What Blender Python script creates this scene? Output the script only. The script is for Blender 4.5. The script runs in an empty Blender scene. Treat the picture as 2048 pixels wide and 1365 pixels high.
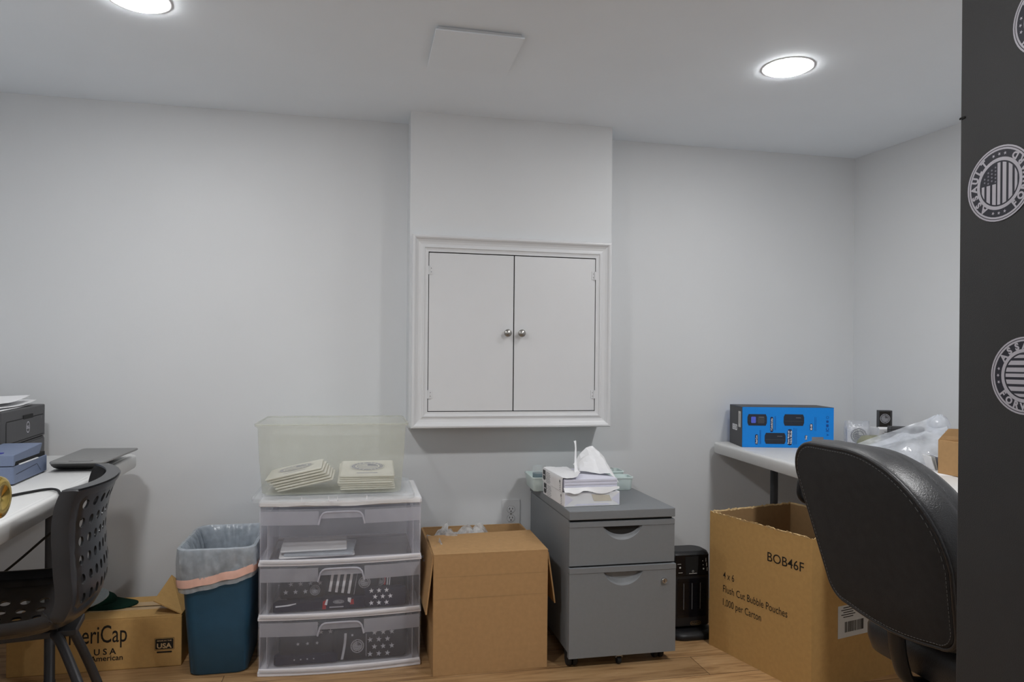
import bpy, math, random
from mathutils import Vector, Matrix, noise
from mathutils.geometry import tessellate_polygon
PI = math.pi
random.seed(7)
C = bpy.context.scene.collection

# ------------------------------------------------------------------ materials
def lin(c):
    c = c / 255.0
    return c / 12.92 if c <= 0.04045 else ((c + 0.055) / 1.055) ** 2.4
def col(rgb):
    return (lin(rgb[0]), lin(rgb[1]), lin(rgb[2]), 1.0)

def pm(name, rgb, rough=0.5, var=0.06, scale=40.0, bump=0.0, bscale=200.0, metal=0.0, spec=0.4, stretch=None):
    """opaque procedural material: a noise-mottled colour and an optional fine bump"""
    m = bpy.data.materials.new(name); m.use_nodes = True
    nt = m.node_tree; b = nt.nodes['Principled BSDF']
    b.inputs['Roughness'].default_value = rough
    b.inputs['Metallic'].default_value = metal
    b.inputs['Specular IOR Level'].default_value = spec
    tc = nt.nodes.new('ShaderNodeTexCoord')
    mp = nt.nodes.new('ShaderNodeMapping')
    if stretch: mp.inputs['Scale'].default_value = stretch
    nt.links.new(tc.outputs['Object'], mp.inputs['Vector'])
    n = nt.nodes.new('ShaderNodeTexNoise'); n.inputs['Scale'].default_value = scale; n.inputs['Detail'].default_value = 4
    nt.links.new(mp.outputs['Vector'], n.inputs['Vector'])
    r = nt.nodes.new('ShaderNodeValToRGB')
    c = col(rgb)
    r.color_ramp.elements[0].position = 0.3; r.color_ramp.elements[1].position = 0.7
    r.color_ramp.elements[0].color = tuple(x * (1 - var) for x in c[:3]) + (1,)
    r.color_ramp.elements[1].color = tuple(min(1, x * (1 + var)) for x in c[:3]) + (1,)
    nt.links.new(n.outputs['Fac'], r.inputs['Fac'])
    nt.links.new(r.outputs['Color'], b.inputs['Base Color'])
    if bump:
        n2 = nt.nodes.new('ShaderNodeTexNoise'); n2.inputs['Scale'].default_value = bscale; n2.inputs['Detail'].default_value = 3
        nt.links.new(mp.outputs['Vector'], n2.inputs['Vector'])
        bp = nt.nodes.new('ShaderNodeBump'); bp.inputs['Strength'].default_value = bump; bp.inputs['Distance'].default_value = 0.002
        nt.links.new(n2.outputs['Fac'], bp.inputs['Height']); nt.links.new(bp.outputs['Normal'], b.inputs['Normal'])
    return m

def clear(name, rgb, alpha, rough=0.35, spec=0.5, var=0.1, scale=15.0, bump=0.0, transl=0.0):
    """thin see-through plastic: a share of the light goes straight through, the rest meets a milky surface"""
    m = bpy.data.materials.new(name); m.use_nodes = True
    nt = m.node_tree; b = nt.nodes['Principled BSDF']; out = nt.nodes['Material Output']
    b.inputs['Base Color'].default_value = col(rgb); b.inputs['Roughness'].default_value = rough
    b.inputs['Specular IOR Level'].default_value = spec
    tr = nt.nodes.new('ShaderNodeBsdfTransparent'); tr.inputs['Color'].default_value = (1, 1, 1, 1)
    mx = nt.nodes.new('ShaderNodeMixShader')
    tc = nt.nodes.new('ShaderNodeTexCoord')
    n = nt.nodes.new('ShaderNodeTexNoise'); n.inputs['Scale'].default_value = scale
    nt.links.new(tc.outputs['Object'], n.inputs['Vector'])
    mr = nt.nodes.new('ShaderNodeMapRange'); mr.inputs['From Min'].default_value = .3; mr.inputs['From Max'].default_value = .7
    mr.inputs['To Min'].default_value = alpha * (1 - var); mr.inputs['To Max'].default_value = min(1, alpha * (1 + var))
    nt.links.new(n.outputs['Fac'], mr.inputs['Value']); nt.links.new(mr.outputs['Result'], mx.inputs['Fac'])
    nt.links.new(tr.outputs['BSDF'], mx.inputs[1])
    src = b.outputs['BSDF']
    if transl:
        tl = nt.nodes.new('ShaderNodeBsdfTranslucent'); tl.inputs['Color'].default_value = col(rgb)
        m2 = nt.nodes.new('ShaderNodeMixShader'); m2.inputs['Fac'].default_value = transl
        nt.links.new(src, m2.inputs[1]); nt.links.new(tl.outputs['BSDF'], m2.inputs[2]); src = m2.outputs['Shader']
    nt.links.new(src, mx.inputs[2]); nt.links.new(mx.outputs['Shader'], out.inputs['Surface'])
    if bump:
        bp = nt.nodes.new('ShaderNodeBump'); bp.inputs['Strength'].default_value = bump; bp.inputs['Distance'].default_value = .004
        n3 = nt.nodes.new('ShaderNodeTexNoise'); n3.inputs['Scale'].default_value = 60; n3.inputs['Detail'].default_value = 4
        nt.links.new(tc.outputs['Object'], n3.inputs['Vector'])
        nt.links.new(n3.outputs['Fac'], bp.inputs['Height']); nt.links.new(bp.outputs['Normal'], b.inputs['Normal'])
    return m

def emit(name, rgb, strength):
    m = bpy.data.materials.new(name); m.use_nodes = True
    b = m.node_tree.nodes['Principled BSDF']
    b.inputs['Base Color'].default_value = col(rgb)
    b.inputs['Emission Color'].default_value = col(rgb); b.inputs['Emission Strength'].default_value = strength
    return m

def wood_floor():
    m = bpy.data.materials.new('oak_laminate'); m.use_nodes = True
    nt = m.node_tree; b = nt.nodes['Principled BSDF']; b.inputs['Roughness'].default_value = .42
    tc = nt.nodes.new('ShaderNodeTexCoord')
    br = nt.nodes.new('ShaderNodeTexBrick')
    br.offset = .37; br.inputs['Scale'].default_value = 1; br.inputs['Brick Width'].default_value = 1.22
    br.inputs['Row Height'].default_value = .155; br.inputs['Mortar Size'].default_value = .0012
    br.inputs['Color1'].default_value = (.05, .05, .05, 1); br.inputs['Color2'].default_value = (1, 1, 1, 1)
    br.inputs['Mortar'].default_value = (.3, .3, .3, 1); br.inputs['Bias'].default_value = 0
    nt.links.new(tc.outputs['Object'], br.inputs['Vector'])
    mp = nt.nodes.new('ShaderNodeMapping'); mp.inputs['Scale'].default_value = (2.2, 26, 1)
    nt.links.new(tc.outputs['Object'], mp.inputs['Vector'])
    sh = nt.nodes.new('ShaderNodeVectorMath'); sh.operation = 'MULTIPLY_ADD'
    sh.inputs[1].default_value = (9, 5, 0)
    nt.links.new(br.outputs['Color'], sh.inputs[0]); nt.links.new(mp.outputs['Vector'], sh.inputs[2])
    n = nt.nodes.new('ShaderNodeTexNoise'); n.inputs['Scale'].default_value = 1.6; n.inputs['Detail'].default_value = 9
    n.inputs['Roughness'].default_value = .65; n.inputs['Distortion'].default_value = .8
    nt.links.new(sh.outputs['Vector'], n.inputs['Vector'])
    r = nt.nodes.new('ShaderNodeValToRGB'); e = r.color_ramp.elements
    e[0].position = .25; e[0].color = col((124, 88, 56)); e[1].position = .8; e[1].color = col((214, 178, 134))
    k = r.color_ramp.elements.new(.5); k.color = col((182, 144, 100))
    nt.links.new(n.outputs['Fac'], r.inputs['Fac'])
    mx = nt.nodes.new('ShaderNodeMix'); mx.data_type = 'RGBA'; mx.blend_type = 'MULTIPLY'; mx.inputs['Factor'].default_value = 1
    t = nt.nodes.new('ShaderNodeMapRange'); t.inputs['To Min'].default_value = .72; t.inputs['To Max'].default_value = 1.08
    nt.links.new(br.outputs['Color'], t.inputs['Value'])
    nt.links.new(r.outputs['Color'], mx.inputs['A']); nt.links.new(t.outputs['Result'], mx.inputs['B'])
    mo = nt.nodes.new('ShaderNodeMix'); mo.data_type = 'RGBA'; mo.inputs['B'].default_value = col((74, 48, 26))
    nt.links.new(br.outputs['Fac'], mo.inputs['Factor']); nt.links.new(mx.outputs['Result'], mo.inputs['A'])
    nt.links.new(mo.outputs['Result'], b.inputs['Base Color'])
    return m

LAMP = 84.0
FRONT = 265.0
HALL_FILL = 10.0
EXPOSURE = 0.06
M = {}
def mats():
    M['wall'] = pm('white_wall_paint', (219, 221, 223), .65, .012, 3, .06, 260)
    M['ceil'] = pm('ceiling_paint', (241, 247, 253), .7, .012, 3, .05, 260)
    M['trim'] = pm('white_semi_gloss', (217, 218, 220), .35, .01, 8)
    M['floor'] = wood_floor()
    M['dark'] = pm('dark_gap', (26, 26, 26), .8)
    M['plastic_white'] = pm('white_table_plastic', (214, 214, 213), .45, .015, 20, .12, 320)
    M['tubemetal'] = pm('charcoal_tube', (62, 62, 64), .4, .05, 30, metal=.4)
    M['steel'] = pm('brushed_nickel', (168, 166, 162), .28, .06, 20, metal=1, stretch=(1, 1, 14))
    M['chrome'] = pm('chrome', (205, 205, 205), .12, .03, 20, metal=1)
    M['brass'] = pm('polished_brass', (214, 184, 98), .12, .05, 12, metal=1)
    M['kraft'] = pm('kraft_cardboard', (176, 140, 98), .85, .05, 60, .15, 500, spec=.15)
    M['kraft_b'] = pm('golden_cardboard', (192, 154, 98), .85, .05, 60, .15, 500, spec=.15)
    M['kraft_in'] = pm('cardboard_inside', (164, 132, 94), .9, .05, 60, spec=.1)
    M['kraft_edge'] = pm('torn_cardboard_edge', (206, 178, 132), .95, .12, 90, spec=.1)
    M['tape'] = pm('clear_parcel_tape', (196, 166, 124), .3, .04, 20)
    M['ink'] = pm('black_print', (32, 27, 22), .8, .05)
    M['ped'] = pm('grey_powder_coat', (124, 127, 130), .5, .02, 80, .05, 900)
    M['ped_dark'] = pm('dark_cabinet_gap', (30, 30, 30), .7)
    M['black'] = pm('black_plastic', (30, 30, 32), .42, .08, 60, .08, 600)
    M['blackg'] = pm('glossy_black_plastic', (20, 21, 26), .15, .05, 30)
    M['rubber'] = pm('black_rubber', (26, 26, 27), .7)
    M['white'] = pm('white_print', (232, 232, 236), .6, .02)
    M['paper'] = pm('white_paper', (236, 236, 238), .75, .02, 20)
    M['paper_l'] = pm('copy_paper_sheets', (222, 222, 236), .75, .03, 20)
    M['wrapb'] = pm('ream_wrapper_inside', (214, 206, 190), .75, .04, 20)
    M['ream_logo'] = pm('slate_ink', (70, 72, 74), .6, .03)
    M['greyink'] = pm('grey_print', (120, 120, 122), .7, .05)
    M['mint'] = pm('pale_mint_plastic', (218, 232, 230), .4, .02, 20)
    M['navy'] = pm('navy_fabric', (28, 32, 52), .85, .1, 90, .2, 700, spec=.15)
    M['blk_fab'] = pm('black_fabric', (30, 30, 36), .9, .1, 90, .2, 700, spec=.1)
    M['white_fab'] = pm('white_fabric_print', (225, 225, 230), .85, .05, 60, spec=.1)
    M['grey_fab'] = pm('grey_fabric_print', (176, 176, 182), .85, .05, 60, spec=.1)
    M['red_fab'] = pm('red_fabric_print', (170, 40, 45), .85, .05, 60, spec=.1)
    M['canteen'] = pm('trash_can_blue', (42, 82, 108), .5, .05, 30, .1, 500)
    M['orange'] = pm('orange_drawstring', (244, 198, 182), .5, .08, 20)
    M['dell'] = pm('printer_charcoal', (78, 78, 80), .55, .03, 40, .1, 800)
    M['bluegrey'] = pm('blue_grey_plastic', (110, 122, 148), .5, .03, 40, .06, 700)
    M['indigo'] = pm('indigo_button', (62, 62, 150), .4)
    M['scale'] = pm('grey_scale_plastic', (128, 128, 127), .5, .03, 40, .06, 700)
    M['scale_d'] = pm('dark_grey_plastic', (72, 72, 72), .5, .03, 40)
    M['shell'] = pm('black_chair_plastic', (36, 36, 38), .30, .06, 60, .08, 500, spec=.6)
    M['leather'] = pm('black_leather', (40, 40, 42), .36, .12, 30, .35, 420, spec=.5)
    M['backfab'] = pm('black_grain_vinyl', (48, 48, 49), .7, .1, 50, .4, 900, spec=.25)
    M['stitch'] = pm('grey_stitching', (118, 118, 118), .8)
    M['capgrey'] = pm('grey_cap_cloth', (150, 158, 160), .9, .06, 90, .3, 900, spec=.1)
    M['capgreen'] = pm('dark_green_cap_cloth', (18, 46, 36), .9, .08, 90, .3, 900, spec=.1)
    M['boxblue'] = pm('bright_blue_carton', (0, 132, 222), .45, .02, 30)
    M['boxdark'] = pm('charcoal_carton', (66, 66, 68), .5, .04, 30)
    M['pill'] = pm('navy_pill_print', (22, 32, 72), .5)
    M['device'] = pm('dark_device_print', (34, 40, 52), .5, .1)
    M['screen'] = pm('violet_screen_print', (84, 100, 210), .5, .1)
    M['deepblue'] = pm('deep_blue_print', (10, 72, 150), .5)
    M['door_blk'] = pm('satin_black_paint', (62, 62, 63), .5, .05, 14, .25, 700, spec=.4)
    M['sticker_w'] = pm('silver_white_sticker', (214, 212, 222), .4, .05, 40)
    M['sticker_d'] = pm('dark_navy_sticker', (52, 52, 64), .4, .06, 40)
    M['sticker_g'] = pm('grey_sticker_ink', (140, 140, 152), .4, .06, 40)
    M['packet'] = pm('ivory_packet', (232, 230, 220), .6, .03, 20, .1, 80)
    M['packet_ink'] = pm('slate_blue_print', (138, 142, 164), .7, .2, 50)
    M['olive'] = pm('olive_foil', (150, 150, 126), .35, .08, 20)
    M['liquid'] = pm('blue_liquid', (62, 104, 122), .2, .05, 20)
    M['gold'] = pm('gold_badge', (190, 164, 120), .3, .05, 20, metal=.7)
    M['tote'] = clear('milky_tote_plastic', (226, 228, 214), .20, .3, transl=.4)
    M['lid'] = clear('clear_lid_plastic', (232, 236, 240), .22, .22, transl=.3)
    M['drawer'] = clear('frosted_drawer_plastic', (226, 226, 234), .11, .3, transl=.3)
    M['drawer2'] = clear('frosted_rail_plastic', (226, 226, 236), .46, .35, transl=.3)
    M['tower'] = pm('white_tower_plastic', (228, 228, 234), .4, .01, 20)
    M['film'] = clear('clear_poly_film', (232, 236, 244), .34, .14, .9, .5, 14, .4, transl=.3)
    M['film2'] = clear('cloudy_bubble_wrap', (230, 230, 230), .56, .2, .7, .4, 40, .8, transl=.3)
    M['liner'] = clear('pale_blue_bin_liner', (226, 234, 242), .68, .2, .7, .14, 40, .3, transl=.35)
    M['glass'] = clear('drinking_glass', (220, 228, 228), .16, .08, .9)
    M['lamp'] = emit('led_lens', (255, 255, 255), LAMP)
    M['lamp_front'] = emit('bright_led_lens', (255, 255, 255), FRONT)
    M['fill_hall'] = emit('hallway_fill_glow', (255, 255, 255), HALL_FILL)  # glow of the added, unseen fill globes
    M['polybag'] = clear('cloudy_poly_film', (236, 240, 247), .55, .14, .9, .4, 14, .4, transl=.3)
    M['label_w'] = pm('white_label_stock', (214, 214, 210), .6, .02)


mats()

# ------------------------------------------------------------------ mesh helpers
def fr(o, x, y):
    x = Vector(x).normalized(); y = Vector(y).normalized(); z = x.cross(y)
    return Matrix(((x.x, y.x, z.x, o[0]), (x.y, y.y, z.y, o[1]), (x.z, y.z, z.z, o[2]), (0, 0, 0, 1)))
def front(o):            # a face that looks towards -Y: x to the right, y up
    return fr(o, (1, 0, 0), (0, 0, 1))
def T(x, y, z): return Matrix.Translation((x, y, z))
def RZ(a): return Matrix.Rotation(a, 4, 'Z')
def RX(a): return Matrix.Rotation(a, 4, 'X')
def RY(a): return Matrix.Rotation(a, 4, 'Y')

def rrect(w, h, r, n=5, cx=0, cy=0):
    p = []
    for (sx, sy, a0) in ((1, -1, -PI / 2), (1, 1, 0), (-1, 1, PI / 2), (-1, -1, PI)):
        for i in range(n + 1):
            a = a0 + PI / 2 * i / n
            p.append((cx + sx * (w / 2 - r) + r * math.cos(a), cy + sy * (h / 2 - r) + r * math.sin(a)))
    return p
def circ(r, n=24, cx=0, cy=0, a0=0):
    return [(cx + r * math.cos(a0 + 2 * PI * i / n), cy + r * math.sin(a0 + 2 * PI * i / n)) for i in range(n)]
def star(r, cx=0, cy=0, a0=0):
    return [(cx + (r if i % 2 == 0 else r * .4) * math.sin(a0 + PI * i / 5), cy + (r if i % 2 == 0 else r * .4) * math.cos(a0 + PI * i / 5)) for i in range(10)][::-1]

_txt = {}
def glyphs(s, bold=0.0):
    key = (s, bold)
    if key not in _txt:
        cu = bpy.data.curves.new('t', 'FONT'); cu.body = s; cu.size = 1; cu.offset = bold; cu.resolution_u = 3
        ob = bpy.data.objects.new('t', cu); C.objects.link(ob)
        dg = bpy.context.evaluated_depsgraph_get(); dg.update()
        me = bpy.data.meshes.new_from_object(ob.evaluated_get(dg))
        v = [tuple(x.co) for x in me.vertices]; f = [tuple(p.vertices) for p in me.polygons]
        bpy.data.objects.remove(ob); bpy.data.curves.remove(cu); bpy.data.meshes.remove(me)
        w = (min((x[0] for x in v), default=0), max((x[0] for x in v), default=0))
        _txt[key] = (v, f, w)
    return _txt[key]

class MB:
    def __init__(s, m='white'):
        s.v = []; s.f = []; s.mi = []; s.sm = []; s.mats = []; s.use(m)
    def use(s, m):
        m = M[m] if isinstance(m, str) else m
        if m not in s.mats: s.mats.append(m)
        s.c = s.mats.index(m); return s
    def add(s, vs, fs, X=None, smooth=False):
        o = len(s.v)
        for p in vs:
            p = Vector(p)
            s.v.append(tuple(X @ p) if X is not None else tuple(p))
        for f in fs:
            s.f.append(tuple(i + o for i in f)); s.mi.append(s.c); s.sm.append(smooth)
        return s
    def box(s, a, b, X=None):
        (x0, y0, z0), (x1, y1, z1) = a, b
        return s.add([(x0, y0, z0), (x1, y0, z0), (x1, y1, z0), (x0, y1, z0), (x0, y0, z1), (x1, y0, z1), (x1, y1, z1), (x0, y1, z1)],
                     [(0, 3, 2, 1), (4, 5, 6, 7), (0, 1, 5, 4), (1, 2, 6, 5), (2, 3, 7, 6), (3, 0, 4, 7)], X)
    def prism(s, poly, z0, z1, X=None, smooth=False):
        n = len(poly)
        s.add([(x, y, z0) for x, y in poly] + [(x, y, z1) for x, y in poly], [tuple(range(n - 1, -1, -1)), tuple(range(n, 2 * n))], X)
        return s.add([(x, y, z0) for x, y in poly] + [(x, y, z1) for x, y in poly], [(i, (i + 1) % n, n + (i + 1) % n, n + i) for i in range(n)], X, smooth)
    def face(s, poly, z=0, X=None):
        return s.add([(x, y, z) for x, y in poly], [tuple(range(len(poly)))], X)
    def ring(s, r0, r1, z=0, n=40, X=None):
        a = circ(r0, n); b = circ(r1, n)
        return s.add([(x, y, z) for x, y in a] + [(x, y, z) for x, y in b], [(i, (i + 1) % n, n + (i + 1) % n, n + i)[::-1] for i in range(n)], X)
    def loft(s, rings, X=None, cap0=False, cap1=False, smooth=True, closed=True):
        n = len(rings[0]); vs = [p for r in rings for p in r]; fs = []
        for k in range(len(rings) - 1):
            for i in range(n if closed else n - 1):
                j = (i + 1) % n
                fs.append((k * n + i, k * n + j, (k + 1) * n + j, (k + 1) * n + i))
        s.add(vs, fs, X, smooth)
        if cap0: s.add(rings[0], [tuple(range(n - 1, -1, -1))], X)
        if cap1: s.add(rings[-1], [tuple(range(n))], X)
        return s
    def lathe(s, prof, X=None, n=24, smooth=True):
        rings = [[(r * math.cos(2 * PI * i / n), r * math.sin(2 * PI * i / n), z) for i in range(n)] for r, z in prof]
        return s.loft(rings, X, prof[0][0] > 1e-6, prof[-1][0] > 1e-6, smooth)
    def tube(s, pts, r, n=10, X=None, closed=False, flat=1.0):
        pts = [Vector(p) for p in pts]; rings = []; N = len(pts); prev = None
        for i, p in enumerate(pts):
            if closed: d = pts[(i + 1) % N] - pts[i - 1]
            else: d = pts[min(i + 1, N - 1)] - pts[max(i - 1, 0)]
            d.normalize()
            if prev is None:
                up = Vector((0, 0, 1)) if abs(d.z) < .9 else Vector((1, 0, 0))
                a = d.cross(up).normalized()
            else:
                a = (prev - d * prev.dot(d)).normalized()
            b = d.cross(a); prev = a
            rr = r[i] if isinstance(r, (list, tuple)) else r
            rings.append([tuple(p + a * (rr * math.cos(2 * PI * k / n)) + b * (rr * flat * math.sin(2 * PI * k / n))) for k in range(n)])
        if closed: rings.append(rings[0]); return s.loft(rings, X)
        return s.loft(rings, X, True, True)
    def grid(s, rows, X=None, smooth=True):
        return s.loft(rows, X, smooth=smooth, closed=False)
    def text(s, st, size, X, bold=0.0, align=0.5, width=None, z=0):
        v, f, w = glyphs(st, bold)
        sx = size if width is None else width / max(1e-6, (w[1] - w[0]))
        ox = w[0] + (w[1] - w[0]) * align
        return s.add([((p[0] - ox) * sx, p[1] * size, z) for p in v], f, X)
    def build(s, name, parent=None, bevel=0.0, seg=2, solid=0.0, sub=0, off=0.0, ang=35, split=True):
        me = bpy.data.meshes.new(name)
        me.from_pydata(s.v, [], s.f)
        for m in s.mats: me.materials.append(m)
        me.polygons.foreach_set('material_index', s.mi)
        me.polygons.foreach_set('use_smooth', s.sm)
        me.validate(); me.update()
        o = bpy.data.objects.new(name, me); C.objects.link(o)
        if parent is not None: o.parent = parent
        if solid:
            q = o.modifiers.new('thick', 'SOLIDIFY'); q.thickness = solid; q.offset = off
        if sub:
            q = o.modifiers.new('sub', 'SUBSURF'); q.levels = sub; q.render_levels = sub
        if any(s.sm) and not bevel and not sub and split:
            q = o.modifiers.new('edges', 'EDGE_SPLIT'); q.split_angle = math.radians(50)
        if bevel:
            w_ = o.modifiers.new('weld', 'WELD'); w_.merge_threshold = 1e-6
            q = o.modifiers.new('bev', 'BEVEL'); q.width = bevel; q.segments = seg; q.limit_method = 'ANGLE'; q.angle_limit = math.radians(ang)
        return o

def weld(o, th_):
    w_ = o.modifiers.new('weld', 'WELD'); w_.merge_threshold = .0004
    q = o.modifiers.new('thick', 'SOLIDIFY'); q.thickness = th_; q.offset = 0
    q = o.modifiers.new('edges', 'EDGE_SPLIT'); q.split_angle = math.radians(50)
    return o
def tag(o, label, cat, group=None, kind=None):
    o['label'] = label; o['category'] = cat
    if group: o['group'] = group
    if kind: o['kind'] = kind
    return o
def thing(name, label, cat, loc=(0, 0, 0), rz=0, group=None, rot=None):
    o = bpy.data.objects.new(name, None); o.empty_display_size = .05; C.objects.link(o)
    o.location = loc; o.rotation_euler = rot if rot else (0, 0, rz)
    return tag(o, label, cat, group)
def struct(o, cat='wall', label=None):
    o['kind'] = 'structure'; o['category'] = cat
    if label: o['label'] = label
    return o
def fbm(x, y, z=0.0, oct=3):
    v = 0; a = 1
    for k in range(oct):
        v += a * noise.noise((x, y, z)); x *= 2.03; y *= 2.03; z *= 2.03; a *= .5
    return v

# round flag emblem, drawn as thin inked layers on a face (z out of the face)
def emblem(mb, X, R, w='sticker_w', d='sticker_d', g='sticker_g', full=True, disc=True, dz=.0003, invert=False):
    mb.use(d)
    if disc: mb.face(circ(R, 48), dz, X)
    mb.use(w)
    mb.ring(R * .955, R, dz * 2, 48, X); mb.ring(R * .885, R * .935, dz * 2, 48, X)
    mb.ring(R * .6, R * .69, dz * 2, 48, X)
    ri = R * .56
    if full:
        for word, a0, a1, flip in (('ASSAULT', 143, 37, False), ('FORWARD', 217, 323, True)):
            for i, ch in enumerate(word):
                a = math.radians(a0 + (a1 - a0) * i / 6)
                rr = R * (.785 + (-.085 if not flip else .085))
                Q = X @ T(rr * math.cos(a), rr * math.sin(a), 0) @ RZ(a - PI / 2 if not flip else a + PI / 2)
                mb.text(ch, R * .245, Q, .05, .5, None, dz * 2)
        for s_ in (0, 180):
            for k in (-13, 0, 13):
                a = math.radians(s_ + k)
                mb.face(star(R * .05, R * .785 * math.cos(a), R * .785 * math.sin(a), -a), dz * 2, X)
    else:
        for k in range(22):
            a = 2 * PI * k / 22
            if k in (0, 11): continue
            mb.face(rrect(R * .07, R * .13, R * .02, 2), dz * 2, X @ RZ(a) @ T(0, R * .785, 0))
    # flag: light stripes on dark, canton in the upper right
    edges = [-.56, -.43, -.25, -.08, .08, .26, .45, .56]
    lo = [-.97, -.76, -.44, -.12, .18, .50, .82]
    for k, (y0, y1) in enumerate(((-.97, -.83), (-.71, -.51), (-.39, -.19), (-.07, .09), (.17, .37), (.49, .69), (.81, .96))):
        xa_max = None if k < 4 else .02
        pr = []; pl = []
        for i in range(5):
            y = y0 + (y1 - y0) * i / 4
            h = math.sqrt(max(0, 1 - y * y))
            xr = h if xa_max is None else min(h, xa_max)
            pl.append((-h * ri, y * ri)); pr.append((xr * ri, y * ri))
        mb.face(pr + pl[::-1], dz * 2, X)
    mb.use(g)
    for i in range(5):
        for j in range(4):
            x = .13 + i * .17 + (.08 if j % 2 else 0); y = .2 + j * .2
            if x * x + y * y < .86: mb.face(circ(ri * .05, 6, x * ri, y * ri), dz * 2, X)

# ------------------------------------------------------------------ the setting
def slab(name, a, b, m, cat='wall', label=None):
    return struct(MB(m).box(a, b).build(name), cat, label)
slab('floor', (-1.75, -4.0, -.06), (2.95, 3.2, 0), 'floor', 'floor', 'honey oak laminate plank floor')
slab('ceiling', (-1.75, -4.0, 2.117), (2.95, 3.2, 2.2), 'ceil', 'ceiling', 'plain white painted ceiling')
slab('wall_back', (-1.75, 3.09, 0), (2.6, 3.2, 2.117), 'wall', 'wall', 'plain white wall behind the cabinets and boxes')
slab('wall_left', (-1.75, -.1, 0), (-1.65, 3.09, 2.117), 'wall', 'wall', 'white wall behind the printer table')
wr = MB('wall').prism([(2.368, 3.12), (2.775, 0), (2.775, -.1), (2.9, -.1), (2.9, 3.12)][::-1], 0, 2.117).build('wall_right')
struct(wr, 'wall', 'white wall at the right end of the room')
wf = MB('wall').box((-1.65, -.1, 0), (-.56, 0, 2.117)).box((.87, -.1, 0), (2.78, 0, 2.117)).box((-.56, -.1, 2.05), (.87, 0, 2.117))
struct(wf.build('wall_front'), 'wall')
wh = MB('wall').box((-1.3, -4.0, 0), (-1.2, -.1, 2.117)).box((1.6, -4.0, 0), (1.7, -.1, 2.117)).box((-1.2, -4.0, 0), (1.6, -3.9, 2.117))
struct(wh.build('wall_hallway'), 'wall')
ch = MB('wall').box((.194, 2.928, .827), (1.056, 3.09, 2.117)).build('wall_bumpout')
struct(ch, 'wall', 'white boxed-in wall projection that carries the access doors')

# ceiling lights: two rows of two
LIGHTS = [(-.622, 2.2, 'round recessed ceiling light cut by the top left edge of the photo'),
          (1.424, 2.2, 'round recessed ceiling light to the right of the square vent cover'),
          (-.622, 1.05, 'round recessed ceiling light overhead on the left, nearer the doorway'),
          (1.424, 1.05, 'round recessed ceiling light overhead on the right, nearer the doorway')]
for i, (x, y, lb) in enumerate(LIGHTS):
    t = thing('ceiling_light', lb, 'light', (x, y, 2.117), 0, 'recessed ceiling lights')
    MB('trim').lathe([(.0760, -.0012), (.080, -.0020), (.086, -.0016), (.089, -.0003)], None, 40).build('trim_ring', t)
    MB('lamp' if y > 2 else 'lamp_front').lathe([(.0772, -.001), (.0770, -.0032), (.073, -.0056), (.05, -.0070), (0, -.0076)], None, 40).build('lens', t)

# three globes added out of view in the hallway as a dim general fill
for x, nm in ((-.5, 'left'), (.15, 'middle'), (.8, 'right')):
    t = thing('fill_globe', 'added unseen globe giving fill light from the hallway, %s of three' % nm, 'light', (x, -3.1, 2.117), 0, 'added hallway fill globes')
    MB('trim').lathe([(.05, -.001), (.06, -.004), (.05, -.03)], None, 24).build('canopy', t)
    MB('fill_hall').lathe([(.045, -.028), (.10, -.05), (.14, -.10), (.15, -.15), (.14, -.20), (.10, -.25), (.05, -.275), (0, -.28)], None, 28).build('globe', t)

# square cover on the ceiling
t = thing('vent_cover', 'flat square white cover plate on the ceiling', 'cover', (.353, 2.303, 2.117), RZ(0).to_euler().z)
MB('ceil').box((-.138, -.142, -.016), (.138, .142, -.012)).build('cover_plate', t, .001)
MB('trim').box((-.13, -.134, -.0125), (.13, .134, -.0005)).build('mounting_frame', t, .001)

# wall outlet
t = thing('wall_outlet', 'white double power outlet low on the wall behind the cardboard box', 'outlet', (.657, 3.09, .43))
MB('trim').prism(rrect(.083, .127, .004, 2), 0, .005, front((0, 0, 0))).build('cover_plate', t, .0015)
for dz in (.0195, -.0195):
    MB('greyink').prism(rrect(.0362, .0312, .0145, 5), .004, .0054, front((0, 0, dz))).build('receptacle_gap', t)
    r_ = MB('trim').prism(rrect(.034, .029, .0135, 5), .004, .0075, front((0, 0, dz))).build('receptacle', t, .0008)
    s_ = MB('dark')
    s_.face(rrect(.0028, .0085, .0008, 2, -.0065, .004), .0078, front((0, 0, dz)))
    s_.face(rrect(.0028, .0075, .0008, 2, .0065, .004), .0078, front((0, 0, dz)))
    s_.face(circ(.0028, 12, 0, -.007), .0078, front((0, 0, dz)))
    s_.build('slots', r_)
MB('steel').lathe([(.003, .005), (.003, .0062), (0, .0066)], front((0, 0, 0)), 12).build('screw', t)

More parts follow.
